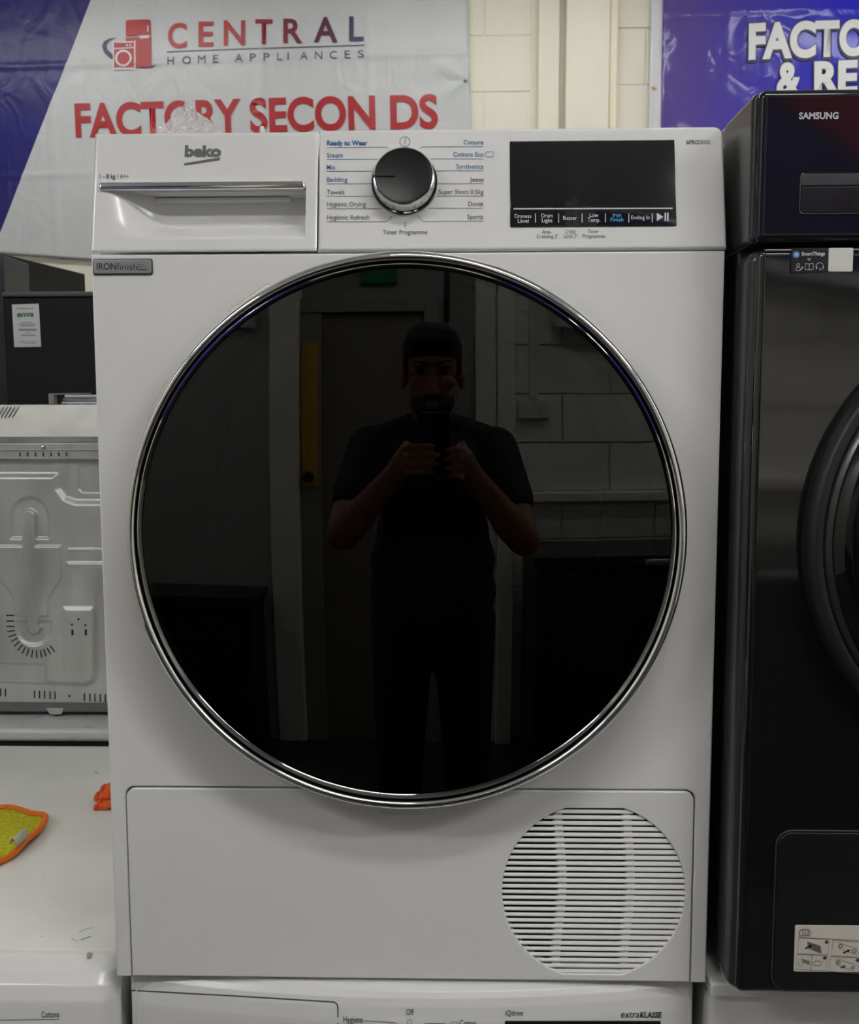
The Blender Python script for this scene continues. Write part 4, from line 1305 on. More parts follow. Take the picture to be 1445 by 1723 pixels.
oc_ = thing('orange_cloth', 'crumpled bright orange cloth half hidden behind the white tumble dryer', 'cloth', (-.44, .46, .852))
ocn = atz(186, 1342, .86)
OR2 = mat('orange_cloth', rgb(250, 112, 46), .85, noise=.25, nscale=160, bump=.7, bscale=200, bdist=.003)
OR3 = mat('orange_cloth_binding', rgb(232, 84, 40), .85, noise=.15, nscale=160)
def ocf(base, L, W, h, ph, tilt):
    def f(u, v):
        x = base.x + L * u
        y = base.y + W * (v - .5) + tilt * u
        env = sin(pi * min(1, max(0, v))) ** .5
        z = .8545 + h * env * (.75 + .35 * sin(9 * u + ph) * cos(7 * v)) * min(1, .35 + 3 * u) + .0015 * sin(40 * u + 30 * v)
        return (x, y, z)
    return f
base_lo = atz(171, 1350, .855)
base_hi = atz(170, 1334, .862)
f1 = ocf(base_lo, .11, .05, .016, 0, .01)
f2 = ocf(base_hi, .11, .045, .030, 1.3, .015)
for f_, h_ in ((f1, 0), (f2, .004)):
    g_ = grid('fold', 24, 18, lambda u, v, f_=f_, h_=h_: Vector(f_(u, v)) + Vector((0, 0, h_)), OR2, oc_, 179)
    g_.modifiers.new('thickness', 'SOLIDIFY').thickness = .0035
    tube('binding', [Vector(f_(0, i / 14)) + Vector((0, 0, h_)) for i in range(15)], .0032, OR3, oc_, 8)

# ================================================================== BUBBLE WRAP on the dryer top
bw = thing('bubble_wrap', 'crumpled piece of clear bubble wrap lying on top of the white tumble dryer', 'packaging', (-.23, .17, 1.697))
BW = bpy.data.materials.new('clear_bubble_wrap')
BW.use_nodes = True
nt = BW.node_tree
b_ = nt.nodes['Principled BSDF']
b_.inputs['Base Color'].default_value = rgb(246, 244, 243)
b_.inputs['Roughness'].default_value = .12
b_.inputs['Alpha'].default_value = .5
tcn = nt.nodes.new('ShaderNodeTexCoord')
vo = nt.nodes.new('ShaderNodeTexVoronoi'); vo.inputs['Scale'].default_value = 170
bp = nt.nodes.new('ShaderNodeBump'); bp.inputs['Strength'].default_value = .8; bp.inputs['Distance'].default_value = .004
nt.links.new(tcn.outputs['Object'], vo.inputs['Vector']); nt.links.new(vo.outputs['Distance'], bp.inputs['Height']); nt.links.new(bp.outputs['Normal'], b_.inputs['Normal'])
BYY = .17
pk = at(311, 171, BYY)
ba, bb = at(284, 222, BYY), at(364, 222, BYY)
def bwf(side):
    def f(u, v):
        # front/back flap rising from the base to the crest
        cr = Vector((pk.x + (u - .3) * .035, BYY, pk.z - .020 * max(0, u - .3) / .7 - .012 * max(0, .3 - u) / .3))
        bs = Vector((ba.x - .01 + (bb.x - ba.x + .05) * u, BYY + side * .07, 1.6985))
        p = bs.lerp(cr, v ** .8)
        w = .004 * sin(23 * u + 9 * v) * v + .003 * sin(41 * u - 13 * v) * (1 - v)
        return (p.x, p.y + w, p.z + .0022 * sin(31 * u + 17 * v) * (v < .98))
    return f
for s_ in (-1, 1):
    g_ = grid('wrap_flap', 26, 20, bwf(s_), BW, bw, 179)
    g_.modifiers.new('thickness', 'SOLIDIFY').thickness = .0008
pl = tag(box('foam_crumb', at(436, 214, .07).x, at(444, 214, .07).x, .07, .078, 1.6972, at(440, 211, .07).z, WHITE, None, .002), 'tiny white foam crumb on top of the white tumble dryer', 'crumb')
#PART4
# ================================================================== BANNERS
def banner_mat(name, kind):
    m = bpy.data.materials.new(name)
    m.use_nodes = True
    nt = m.node_tree
    b = nt.nodes['Principled BSDF']
    b.inputs['Roughness'].default_value = .3 if kind == 'pale' else .16
    b.inputs['Specular IOR Level'].default_value = .35
    tc = nt.nodes.new('ShaderNodeTexCoord')
    sp = nt.nodes.new('ShaderNodeSeparateXYZ')
    nt.links.new(tc.outputs['Object'], sp.inputs[0])
    def math_(op, a, b_=None):
        n = nt.nodes.new('ShaderNodeMath'); n.operation = op
        for i, q in enumerate((a, b_)):
            if q is None: continue
            if isinstance(q, (int, float)): n.inputs[i].default_value = q
            else: nt.links.new(q, n.inputs[i])
        return n.outputs[0]
    def mix(f, a, c):
        n = nt.nodes.new('ShaderNodeMix'); n.data_type = 'RGBA'
        if isinstance(f, (int, float)): n.inputs[0].default_value = f
        else: nt.links.new(f, n.inputs[0])
        for i, q in ((6, a), (7, c)):
            if isinstance(q, tuple): n.inputs[i].default_value = q
            else: nt.links.new(q, n.inputs[i])
        return n.outputs[2]
    def mrange(v, a, c):
        n = nt.nodes.new('ShaderNodeMapRange'); n.inputs[1].default_value = a; n.inputs[2].default_value = c
        nt.links.new(v, n.inputs[0]); return n.outputs[0]
    nz = nt.nodes.new('ShaderNodeTexNoise'); nz.inputs['Scale'].default_value = 3.5; nz.inputs['Detail'].default_value = 3
    nt.links.new(tc.outputs['Object'], nz.inputs['Vector'])
    if kind == 'pale':
        # printed slanting navy field at the left: boundary runs between two points of the print
        A_, B_ = BL0, BL1
        k = (B_[0] - A_[0]) / (B_[1] - A_[1])
        e = math_('SUBTRACT', sp.outputs[0], math_('ADD', math_('MULTIPLY', math_('SUBTRACT', sp.outputs[2], A_[1]), k), A_[0]))
        f = math_('GREATER_THAN', e, 0.0)
        navy = mix(mrange(nz.outputs['Fac'], .35, .65), rgb(44, 38, 104), rgb(40, 40, 126))
        wht = mix(mrange(nz.outputs['Fac'], .3, .7), rgb(198, 202, 204), rgb(206, 207, 210))
        nt.links.new(mix(f, navy, wht), b.inputs['Base Color'])
    elif kind == 'blue':
        f = mrange(sp.outputs[0], bx(1150), bx(1440))
        nt.links.new(mix(f, rgb(96, 80, 156), rgb(46, 48, 212)), b.inputs['Base Color'])
    else:
        nt.links.new(mix(mrange(nz.outputs['Fac'], .35, .65), rgb(30, 28, 92), rgb(34, 34, 128)), b.inputs['Base Color'])
    # creases and soft buckles of the vinyl
    n2 = nt.nodes.new('ShaderNodeTexNoise'); n2.inputs['Scale'].default_value = 7 if kind == 'pale' else 4.5; n2.inputs['Detail'].default_value = 2.5; n2.inputs['Distortion'].default_value = 1.2
    mp = nt.nodes.new('ShaderNodeMapping'); mp.inputs['Scale'].default_value = (1.3, 1, .9); mp.inputs['Rotation'].default_value = (0, .5, 0)
    nt.links.new(tc.outputs['Object'], mp.inputs['Vector']); nt.links.new(mp.outputs[0], n2.inputs['Vector'])
    bp = nt.nodes.new('ShaderNodeBump'); bp.inputs['Strength'].default_value = .3 if kind == 'pale' else .5; bp.inputs['Distance'].default_value = .02
    nt.links.new(n2.outputs['Fac'], bp.inputs['Height']); nt.links.new(bp.outputs['Normal'], b.inputs['Normal'])
    return m
BY = BACK_Y - .02
BP = lambda px, py: xz(px, py, BY)
BL0, BL1 = BP(152.5, 0), BP(0, 392)
def ridge(d, w):
    return math.exp(-(d / w) ** 2)
FOLD_X = [BP(x, 120)[0] for x in (85, 262, 440, 622)]
FOLD_Z = [BP(300, 104)[1], BP(60, 291)[1]]
NAIL = BP(783, 135)
def wrinkle(x, z):
    h = 0
    for f in FOLD_X: h += .0035 * ridge(x - f, .012)
    for f in FOLD_Z: h += .0035 * ridge(z - f - .02 * (x - FOLD_X[1]), .010)
    d = hypot(x - NAIL[0], z - NAIL[1])
    h += .006 * math.exp(-d / .12) * cos(5 * atan2(z - NAIL[1], x - NAIL[0])) * min(1, d / .03)
    h += .004 * sin(5 * x + 3 * z) * sin(4 * z)
    return h
zb0, zb1 = BP(0, 424)[1], BP(150, 437)[1]
xr0, xr1 = BP(787, 0)[0], BP(792, 215)[0]
X_L = -2.35
Z_T = CEIL - .03
ban = thing('banner', 'white vinyl shop banner with red lettering and a slanting navy field', 'banner', (-1, BACK_Y, zb0))
def bsheet(u, v):
    zlo = zb1 + (zb0 - zb1) * min(1.0, max(0, (BP(150, 430)[0] - (X_L + u * (xr0 - X_L))) / .45))
    z = zlo + (Z_T - zlo) * v
    xr_ = xr1 + (xr0 - xr1) * (z - BP(790, 215)[1]) / (BP(790, 0)[1] - BP(790, 215)[1])
    x = X_L + u * (xr_ - X_L)
    return (x, BY - wrinkle(x, z), z)
bs_ = grid('vinyl_sheet', 160, 110, bsheet, banner_mat('pale_banner_print', 'pale'), ban, 179, .0012)
fixn(bs_, 179)
BSF = lambda u, v, l: (u, BY - wrinkle(u, v) - l - .002, v)
RED = mat('banner_red', rgb(176, 26, 36), .35, noise=.06, nscale=8)
NAVY = mat('banner_navy', rgb(38, 40, 92), .35, noise=.06, nscale=8)
BGREY = mat('banner_grey', rgb(92, 92, 116), .4, noise=.05)
# red-to-navy printed gradient for the word
GRD = bpy.data.materials.new('banner_red_to_navy'); GRD.use_nodes = True
nt = GRD.node_tree
tcn = nt.nodes.new('ShaderNodeTexCoord'); sp = nt.nodes.new('ShaderNodeSeparateXYZ'); mr = nt.nodes.new('ShaderNodeMapRange'); rp = nt.nodes.new('ShaderNodeValToRGB')
nt.links.new(tcn.outputs['Object'], sp.inputs[0]); nt.links.new(sp.outputs[0], mr.inputs[0])
mr.inputs[1].default_value = BP(380, 60)[0]; mr.inputs[2].default_value = BP(600, 60)[0]
rp.color_ramp.elements[0].color = rgb(176, 32, 40); rp.color_ramp.elements[1].color = rgb(40, 36, 84)
rp.color_ramp.elements.new(.55).color = rgb(116, 34, 56)
nt.links.new(mr.outputs[0], rp.inputs[0]); nt.links.new(rp.outputs[0], nt.nodes['Principled BSDF'].inputs['Base Color'])
nt.nodes['Principled BSDF'].inputs['Roughness'].default_value = .35
def bletter(ch, x0, y0, x1, y1, m, w=.02):
    """single capital fitted to its box"""
    me = text_mesh(ch, w, res=9)
    xs = [v.co.x for v in me.vertices]; ys = [v.co.y for v in me.vertices]
    a, b, c, d = min(xs), max(xs), min(ys), max(ys)
    for v in me.vertices:
        u, t = (v.co.x - a) / (b - a), (v.co.y - c) / (d - c)
        p = BP(x0 + (x1 - x0) * u, y1 + (y0 - y1) * t)
        v.co = Vector(BSF(p[0], p[1], .002))
    me.name = 'lettering'
    return link('lettering', me, m, ban)
for ch, b in zip('CENTRAL', ((283, 39, 315, 82), (334.5, 37, 360, 79.5), (377, 35, 413, 77.5), (430, 33, 459, 75.5), (477, 32, 509, 73.5), (528, 29, 568, 72), (587.5, 28, 612, 69.5))):
    bletter(ch, *b, GRD)
stroke('rule_line', [BP(281, 87.5), BP(447, 82), BP(613, 76)], .004, BGREY, ban, BSF, .002)
def btl(body, xa, ya, xb, yb, cap_px, m, w, track=1.0, par=None, sf=None):
    p0, p1 = BP(xa, ya), BP(xb, yb)
    return text(body, p0, p1, BP(xa, ya - cap_px)[1] - p0[1], m, par or ban, w, track, sf or BSF, .002)
hx = [282, 307.5, 333.5, 359, 396, 421, 444, 467, 484, 505, 530, 555, 580, 602]
hw_ = [11, 14, 13, 9, 13, 10, 10, 8, 2.4, 13, 12.5, 12, 9.5, 10]
for ch, xa, wd_ in zip('HOMEAPPLIANCES', hx, hw_):
    yb = 109 - (xa - 282) * .036
    bletter(ch, xa, yb - 13, xa + wd_, yb, BGREY, -.004)
slope = -.0262
yb = lambda x: 229.5 + (x - 128) * slope
btl('FACTORY', 128, yb(128), 407, yb(407), 48, RED, .03)
btl('SECON', 422, yb(422), 632, yb(632), 48, RED, .03)
btl('DS', 657, yb(657), 737, yb(737), 48, RED, .03)
# logo: fridge, washing machine, swoosh
def bflat(nm, pts, m, lift=.002, holes=()):
    return flat(nm, [BP(*p) for p in pts], m, ban, BSF, lift, [[BP(*p) for p in h] for h in holes])
L = lambda u, v: (u / 2.89, v / 2.89)
def pr(x0, x1, y0, y1, r, n=4):
    return [(a, b) for a, b in rrect(x0, x1, y0, y1, r, n)]
PALE = mat('banner_white_ink', rgb(222, 222, 224), .35, noise=.03)
sw = []
for i in range(25):
    a = radians(255 - i * 6.2)
    sw.append((205 - 33 * cos(pi - a) * 1.0, 86 - 23 * sin(a)))
outer = [(196, 63.5), (184, 65), (175, 70), (172, 78), (175, 88), (184, 97), (196, 104), (215, 111), (240, 115), (256, 114), (265, 110)]
inner = [(256, 111), (240, 111), (222, 107), (204, 100), (190, 92), (181, 84), (179, 76), (184, 69)]
bflat('logo_swoosh', outer + inner, NAVY, .002)
bflat('logo_fridge_top', [L(*p) for p in ((613, 108), (622, 99), (725, 96), (734, 104), (736, 172), (613, 176))], RED, .003)
bflat('logo_fridge_bottom', [L(*p) for p in ((613, 184), (736, 180), (737, 324), (700, 328), (613, 330))], RED, .003)
bflat('logo_handle', [L(*p) for p in ((718, 128), (724, 126), (724, 156), (718, 158))], PALE, .004)
bflat('logo_handle', [L(*p) for p in ((676, 176), (730, 174), (724, 187), (684, 190))], PALE, .004)
bflat('logo_washer_outline', pr(L(550, 0)[0], L(660, 0)[0], L(0, 340)[1], L(0, 203)[1], 4)[::1], PALE, .004)
bflat('logo_washer', pr(L(556, 0)[0], L(653, 0)[0], L(0, 330)[1], L(0, 210)[1], 3), RED, .005)
bflat('logo_washer_line', [L(*p) for p in ((556, 236), (653, 231), (653, 236), (556, 241))], PALE, .006)
cw = L(602, 285)
bflat('logo_drum_ring', [(cw[0] + 14 * cos(i * pi / 16), cw[1] + 14 * sin(i * pi / 16)) for i in range(32)], PALE, .006, [[(cw[0] + 10.8 * cos(i * pi / 16), cw[1] + 10.8 * sin(i * pi / 16)) for i in range(32)]])
for u in (619, 636):
    c2 = L(u, 222)
    bflat('logo_dot', [(c2[0] + 1.7 * cos(i * pi / 5), c2[1] + 1.7 * sin(i * pi / 5)) for i in range(10)], PALE, .006)
nx, nz_ = NAIL
lathe('eyelet_nail', nx, nz_, [(.008, BY - .004), (.007, BY - .010), (0, BY - .012)], mat('nail_steel', (.25, .25, .22, 1), .4, .9, noise=.1), ban, 16)

# blue banner on the right with white edge
rb = thing('banner', 'deep blue shop banner with white lettering and white edge, right of the painted wall', 'banner', (1.6, BACK_Y, 2.3))
rx0, rx1 = BP(1093, 100)[0], 3.1
zr0 = 2.36
RFX = [BP(x, 60)[0] for x in (1225, 1290, 1380)]
RFZ = BP(1200, 21)[1]
def rwr(x, z):
    h = .004 * ridge(z - RFZ - .012 * (x - rx0), .008)
    for f in RFX: h += .0025 * ridge(x - f, .010)
    h += .005 * sin(6 * x + 4 * z) * sin(5 * z - x)
    low = max(0, (BP(1200, 110)[1] - z) / .25)
    h += .006 * min(1, low) * sin(22 * x + 9 * z) * sin(17 * z)
    return h
xe = BP(1113.5, 100)[0]
ed = grid('white_edge', 4, 60, lambda u, v: (rx0 + (xe - rx0) * u, BY - .001 - rwr(rx0 + (xe - rx0) * u, zr0 + (Z_T - zr0) * v), zr0 + (Z_T - zr0) * v), mat('banner_white_edge', rgb(214, 214, 222), .3, noise=.04), rb, 179, .0012)
rs = grid('vinyl_sheet', 150, 70, lambda u, v: (xe + (rx1 - xe) * u, BY - .001 - rwr(xe + (rx1 - xe) * u, zr0 + (Z_T - zr0) * v), zr0 + (Z_T - zr0) * v), banner_mat('blue_banner_print', 'blue'), rb, 179, .0012)
fixn(rs, 179)
RSF = lambda u, v, l: (u, BY - rwr(u, v) - l - .004, v)
SHD = mat('banner_letter_outline', rgb(30, 28, 66), .35, noise=.04)
WINK = mat('banner_white_letter', rgb(236, 236, 236), .35, noise=.02)
def rtext(body, xa, ya, xb, yb_, cap_px, w):
    p0, p1 = BP(xa, ya), BP(xb, yb_)
    cap = BP(xa, ya - cap_px)[1] - p0[1]
    q0, q1 = BP(xa - 2, ya + 1.5), BP(xb + 2, yb_ + 1.5)
    text(body, q0, q1, cap * 1.02, SHD, rb, w + .03, 1.0, RSF, .003, 'lettering_outline')
    text(body, p0, p1, cap, WINK, rb, w, 1.0, RSF, .006)
rtext('FACT', 1258, 99, 1410, 93.2, 49, .045)
rtext('ORY', 1410, 93.2, 1536, 88, 49, .045)
rtext('&', 1305, 161, 1347, 160, 47, .045)
rtext('RE', 1368, 159, 1441, 156, 46, .045)
lathe('eyelet_nail', BP(1100, 147)[0], BP(1100, 147)[1], [(.008, BY - .004), (.007, BY - .012), (0, BY - .013)], mat('nail_brass', (.55, .45, .25, 1), .4, .8, noise=.1), rb, 16)

# banners on the wall behind the photographer (seen in the glossy surfaces)
for (xa, xb, lab) in ((.56, 3.2, 'dark blue shop banner high on the white block wall behind the photographer'), (-2.9, -.8, 'dark blue shop banner high on the grey partition behind the photographer')):
    fb = thing('banner', lab, 'banner', ((xa + xb) / 2, FRONT_Y, 1.98))
    yy = FRONT_Y + .075
    fm = banner_mat('navy_banner_print', 'navy')
    sag_ = .17 if xa > 0 else 0.0
    bot_ = lambda x: 2.003 - sag_ * min(1, max(0, (x - xa) / 1.0))
    plate('white_edge', [(xa, 1.965), (xa + 1.0, 1.965 - sag_), (xb, 1.965 - sag_), (xb, CEIL - .05), (xa, CEIL - .05)], [[(xa + .045, 2.01 - .045 * sag_), (xa + 1.0, 2.01 - sag_), (xb - .045, 2.01 - sag_), (xb - .045, CEIL - .095), (xa + .045, CEIL - .095)]], yy + .0005, yy + .003, mat('banner_white_edge', rgb(214, 214, 222), .3), fb, .0003)
    grid('vinyl_sheet', 60, 40, lambda u, v: (xa + .04 + (xb - xa - .08) * u, yy + .001 + .006 * sin(9 * u * 2 + 4 * v) * sin(8 * v), bot_(xa + .04 + (xb - xa - .08) * u) * (1 - v) + (CEIL - .09) * v), fm, fb, 179, .0012)
    if xa > 0:
        me = text_mesh('SECONDS', .04)
        for v in me.vertices:
            v.co = Vector((2.9 - v.co.x * .42, yy + .012, 2.55 + v.co.y * .42 / CAPH * .75))
        link('lettering', me, WINK, fb)
        obj('red_flash', [(xa + .95, yy + .011, 2.12), (xa + 1.35, yy + .011, 2.10), (xa + .75, yy + .011, 2.46), (xa + .50, yy + .011, 2.44)], [(0, 1, 2, 3)], RED, fb)

# ================================================================== PHOTOGRAPHER
SKIN = mat('skin', rgb(158, 108, 82), .5, noise=.06, nscale=40)
HAIR = mat('black_hair', (.008, .007, .007, 1), .7, noise=.2, nscale=120, bump=.6, bscale=180)
SHIRT = mat('charcoal_shirt', (.018, .018, .022, 1), .85, noise=.1, nscale=40, bump=.3, bscale=90)
TROU = mat('black_trousers', (.012, .012, .015, 1), .85, noise=.1, nscale=30)
SHOE = mat('black_shoe', (.012, .012, .012, 1), .4, noise=.05)
person = thing('person', 'person in a dark short-sleeved polo shirt holding up a phone, mirrored in the dryer door', 'person', (.017, -1.33, 0))
def cone(bm, a, b, ra, rb_, n=14, flat_=(1, 1)):
    """closed tapered capsule"""
    a, b = Vector(a), Vector(b)
    t = (b - a)
    Lg = t.length
    t.normalize()
    s = t.cross(Vector((0, 1, 0)))
    if s.length < 1e-3: s = t.cross(Vector((1, 0, 0)))
    s.normalize(); w = t.cross(s)
    rings = []
    for k in range(5):
        q = pi / 2 * (1 - k / 4)
        rings.append((-ra * sin(q), ra * cos(q)))
    for k in range(5):
        q = pi / 2 * k / 4
        rings.append((Lg + rb_ * sin(q), rb_ * cos(q)))
    idx = []
    for (d, r_) in rings:
        if r_ < 1e-6:
            idx.append([bm.verts.new(a + t * d)])
        else:
            idx.append([bm.verts.new(a + t * d + s * r_ * cos(2 * pi * i / n) + w * r_ * sin(2 * pi * i / n)) for i in range(n)])
    for A_, B_ in zip(idx, idx[1:]):
        for i in range(n):
            j = (i + 1) % n
            if len(A_) == 1: bm.faces.new((A_[0], B_[i], B_[j]))
            elif len(B_) == 1: bm.faces.new((A_[i], B_[0], A_[j]))
            else: bm.faces.new((A_[i], B_[i], B_[j], A_[j]))
def ell(bm, c, r, rot=None):
    m4 = Matrix.Translation(Vector(c)) @ (rot.to_4x4() if rot else Matrix.Identity(4)) @ Matrix.Diagonal((r[0], r[1], r[2], 1))
    bmesh.ops.create_icosphere(bm, subdivisions=3, radius=1, matrix=m4)
def blob(name, bm, m, parent, vox=.006, sm_it=4):
    bmesh.ops.recalc_face_normals(bm, faces=bm.faces)
    me = bpy.data.meshes.new(name)
    bm.to_mesh(me); bm.free()
    o = link(name, me, m, parent, 179)
    rm = o.modifiers.new('remesh', 'REMESH'); rm.mode = 'VOXEL'; rm.voxel_size = vox; rm.use_smooth_shade = True
    s_ = o.modifiers.new('smooth', 'SMOOTH'); s_.iterations = sm_it; s_.factor = .5
    return o
PX = .017
HC = Vector((PX, -1.255, 1.606))
pitchd = Matrix.Rotation(radians(-12), 3, 'X')   # chin tucked towards the phone (faces +y)
def hp(x, y, z):
    return HC + pitchd @ Vector((x, y, z))
SH = {-1: Vector((-.160, -1.325, 1.405)), 1: Vector((.195, -1.325, 1.40))}
EL = {-1: Vector((-.222, -1.165, 1.175)), 1: Vector((.258, -1.165, 1.160))}
WR = {-1: Vector((-.072, -1.005, 1.335)), 1: Vector((.112, -1.005, 1.335))}
HAND = {-1: Vector((-.046, -.972, 1.376)), 1: Vector((.091, -.972, 1.376))}
bm = bmesh.new()
# skull, jaw, nose, brow, ears, lips, neck
ell(bm, hp(0, -.018, .030), (.076, .094, .092))
ell(bm, hp(0, .012, -.040), (.062, .074, .076))
ell(bm, hp(0, .034, -.098), (.032, .034, .026))
cone(bm, hp(0, .090, .012), hp(0, .108, -.034), .009, .014)
ell(bm, hp(-.014, .094, -.038), (.009, .009, .008)); ell(bm, hp(.014, .094, -.038), (.009, .009, .008))
ell(bm, hp(-.03, .076, .030), (.026, .012, .008)); ell(bm, hp(.03, .076, .030), (.026, .012, .008))
ell(bm, hp(0, .080, -.066), (.024, .010, .006)); ell(bm, hp(0, .078, -.078), (.021, .010, .007))
for s in (-1, 1):
    ell(bm, hp(s * .080, -.010, -.012), (.010, .018, .032))
    ell(bm, hp(s * .045, .060, -.018), (.018, .014, .016))
cone(bm, (PX, -1.30, 1.43), hp(0, -.03, -.06), .058, .056)
# torso, pelvis and legs
ell(bm, (PX, -1.335, 1.33), (.165, .105, .15)); ell(bm, (PX, -1.335, 1.13), (.140, .095, .17)); ell(bm, (PX, -1.335, .95), (.158, .11, .12))
cone(bm, (PX - .10, -1.335, 1.43), (PX + .10, -1.335, 1.43), .055, .055)
for s in (-1, 1):
    hip = Vector((PX + s * .088, -1.335, .92)); kn = Vector((PX + s * .10, -1.315, .50)); an = Vector((PX + s * .105, -1.345, .085))
    cone(bm, hip, kn, .082, .056); cone(bm, kn, an, .054, .038)
    cone(bm, an + Vector((0, 0, -.045)), an + Vector((s * .02, .14, -.055)), .034, .028)
    # arms
    cone(bm, SH[s], EL[s], .056, .043)
    cone(bm, EL[s], WR[s], .044, .029)
    cone(bm, EL[s], EL[s].lerp(WR[s], .35), .044, .045)
    cone(bm, WR[s], HAND[s], .027, .026)
    ell(bm, HAND[s] + Vector((-s * .004, .004, 0)), (.018, .026, .042))
# fingers wrapping the back of the phone (+y side), thumbs on the screen side
FING = {-1: [(1.4025, .022, .0074), (1.3825, .032, .0078), (1.3625, .030, .0074), (1.3430, .022, .0066)],
        1: [(1.3960, .052, .0074), (1.3760, .050, .0078), (1.3560, .052, .0074), (1.3365, .056, .0066)]}
RINGP = None
for s in (-1, 1):
    for q, (z, tipx, r_) in enumerate(FING[s]):
        k0 = Vector((HAND[s].x - s * .004, -.962, z - .004))
        k1 = Vector((HAND[s].x - s * .010, -.938 - .004 * (s > 0), z))
        yy = -.9375 if s < 0 else -.9395
        k2 = Vector(((k1.x + tipx) / 2, yy, z + .002)); k3 = Vector((tipx, yy - .0025, z + .001))
        if s > 0:
            k2.z -= .001; k3.z -= .004
        cone(bm, k0, k1, r_ * 1.12, r_ * 1.05, 10); cone(bm, k1, k2, r_ * 1.05, r_ * .98, 10); cone(bm, k2, k3, r_ * .98, r_ * .85, 10)
        if s < 0 and q == 2: RINGP = (k1.lerp(k2, .55), (k2 - k1).normalized(), r_)
    t0 = Vector((HAND[s].x, -.985, HAND[s].z - .022)); t1 = Vector((HAND[s].x - s * .024, -.986, HAND[s].z - .002)); t2 = Vector((HAND[s].x - s * .040, -.977, HAND[s].z + .012))
    cone(bm, t0, t1, .0125, .0105, 10); cone(bm, t1, t2, .0105, .0088, 10)
body = blob('body', bm, SKIN, person, .004, 2)
# eyes
for s in (-1, 1):
    bm = bmesh.new()
    ell(bm, hp(s * .031, .070, .012), (.013, .010, .009))
    blob('eye', bm, mat('eye_dark', (.05, .04, .035, 1), .2, noise=.05), person, .002, 1)
    bm = bmesh.new()
    cone(bm, hp(s * .014, .089, .036), hp(s * .052, .073, .038), .0045, .003)
    blob('eyebrow', bm, HAIR, person, .002, 1)
# hair: full on top, short at the sides; stubble beard
bm = bmesh.new()
ell(bm, hp(0, -.024, .060), (.083, .100, .078)); ell(bm, hp(0, .046, .086), (.064, .044, .034)); ell(bm, hp(0, -.050, .020), (.081, .072, .085))
ell(bm, hp(-.01, .01, .102), (.060, .065, .036)); ell(bm, hp(.02, .025, .100), (.048, .055, .032))
for s in (-1, 1):
    ell(bm, hp(s * .070, -.002, .030), (.012, .030, .036))
blob('hair', bm, HAIR, person, .005, 3)
bm = bmesh.new()
ell(bm, hp(0, .020, -.072), (.062, .068, .05))
ell(bm, hp(0, .084, -.056), (.024, .010, .006))
blob('beard', bm, mat('dark_stubble', (.075, .048, .036, 1), .7, noise=.3, nscale=150), person, .004, 2)
# polo shirt
bm = bmesh.new()
ell(bm, (PX, -1.335, 1.33), (.180, .120, .160)); ell(bm, (PX, -1.335, 1.13), (.166, .116, .22)); cone(bm, (PX - .07, -1.335, 1.08), (PX + .07, -1.335, 1.08), .112, .112); cone(bm, (PX - .075, -1.335, .99), (PX + .075, -1.335, .99), .11, .11)
cone(bm, (PX - .11, -1.335, 1.405), (PX + .11, -1.335, 1.405), .066, .066)
for s in (-1, 1):
    cone(bm, (PX, -1.325, 1.46), (PX + s * .14, -1.33, 1.42), .060, .055)
cone(bm, (PX, -1.318, 1.45), (PX, -1.305, 1.476), .070, .062)
for s in (-1, 1):
    cone(bm, SH[s], SH[s].lerp(EL[s], .58), .066, .062)
shirt = blob('shirt', bm, SHIRT, person, .006, 4)
tube('collar', [(PX + .070 * sin(a), -1.302 + .066 * cos(a) + .0, 1.488 - .030 * max(0, cos(a))) for a in [i * 2 * pi / 28 for i in range(28)]], .011, SHIRT, person, 8, True)
bm = bmesh.new()
ell(bm, (PX, -1.335, .93), (.168, .122, .10))
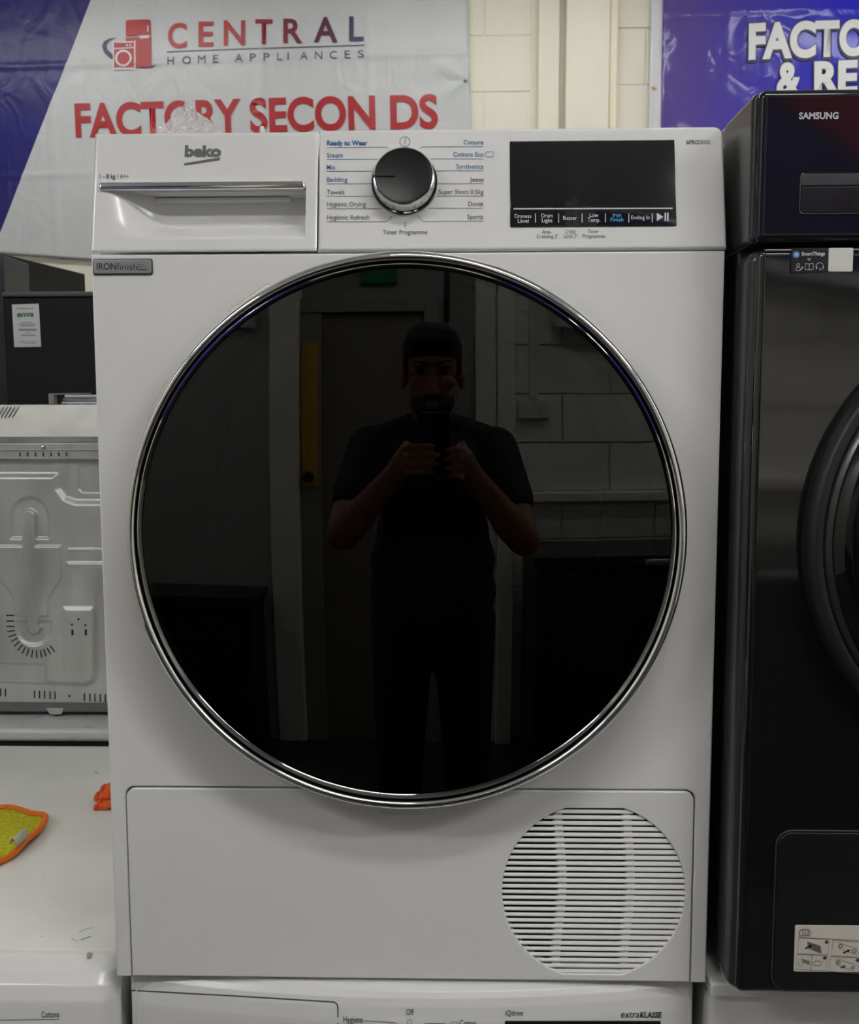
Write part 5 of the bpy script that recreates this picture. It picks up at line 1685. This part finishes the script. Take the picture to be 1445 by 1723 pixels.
for s in (-1, 1):
    hip = Vector((PX + s * .088, -1.335, .91)); kn = Vector((PX + s * .10, -1.315, .50)); an = Vector((PX + s * .105, -1.345, .10))
    cone(bm, hip, kn, .096, .072); cone(bm, kn, an, .070, .060)
blob('trousers', bm, TROU, person, .007, 4)
for s in (-1, 1):
    bm = bmesh.new()
    an = Vector((PX + s * .105, -1.345, .06))
    cone(bm, an + Vector((0, -.02, -.012)), an + Vector((s * .022, .16, -.022)), .048, .038)
    bmesh.ops.bisect_plane(bm, geom=bm.verts[:] + bm.edges[:] + bm.faces[:], plane_co=(0, 0, .001), plane_no=(0, 0, -1), clear_outer=True)
    bmesh.ops.holes_fill(bm, edges=bm.edges[:])
    bmesh.ops.recalc_face_normals(bm, faces=bm.faces)
    me = bpy.data.meshes.new('shoe'); bm.to_mesh(me); bm.free()
    link('shoe', me, SHOE, person, 50)
c0, t0, r0 = RINGP
s_ = t0.cross(Vector((0, 0, 1))).normalized(); w_ = t0.cross(s_)
rg = tube('finger_ring', [c0 + (s_ * cos(a) + w_ * sin(a)) * (r0 + .0006) for a in [i * 2 * pi / 20 for i in range(20)]], .0013, CHROME, person, 6, True)

# phone: its rear lens sits right behind the camera position
ph = thing('smartphone', 'black smartphone held upright in front of the person\'s mouth', 'phone', (CAM.x - .022, -.955, 1.325))
PA = radians(5.6)
def PHX(x, y, z):
    # local: x right, y towards the dryer, z up the phone; origin at the lens
    v = Vector((x, y * cos(PA) + z * sin(PA) * 1.0, z * cos(PA) - y * sin(PA)))
    return CAM + Vector((0, -.0065, 0)) + v
box('phone_body', -.0595, .0155, -.0115, -.0035, -.096, .062, BLACK_M, ph, .0034, 4, xf=PHX)
box('phone_screen', -.0575, .0135, -.0121, -.0112, -.094, .060, SCREEN, ph, xf=PHX)
box('camera_bump', -.026, .0125, -.0036, -.0018, -.010, .050, BLACK_P, ph, .0008, xf=PHX)
for lx in (0.0, -.0175):
    lathe('lens', lx, 0.0, [(.0062, -.002), (.0060, -.0006), (.0048, -.0006), (.0044, -.0014), (0, -.0014)], SCREEN, ph, 32, xf=PHX)
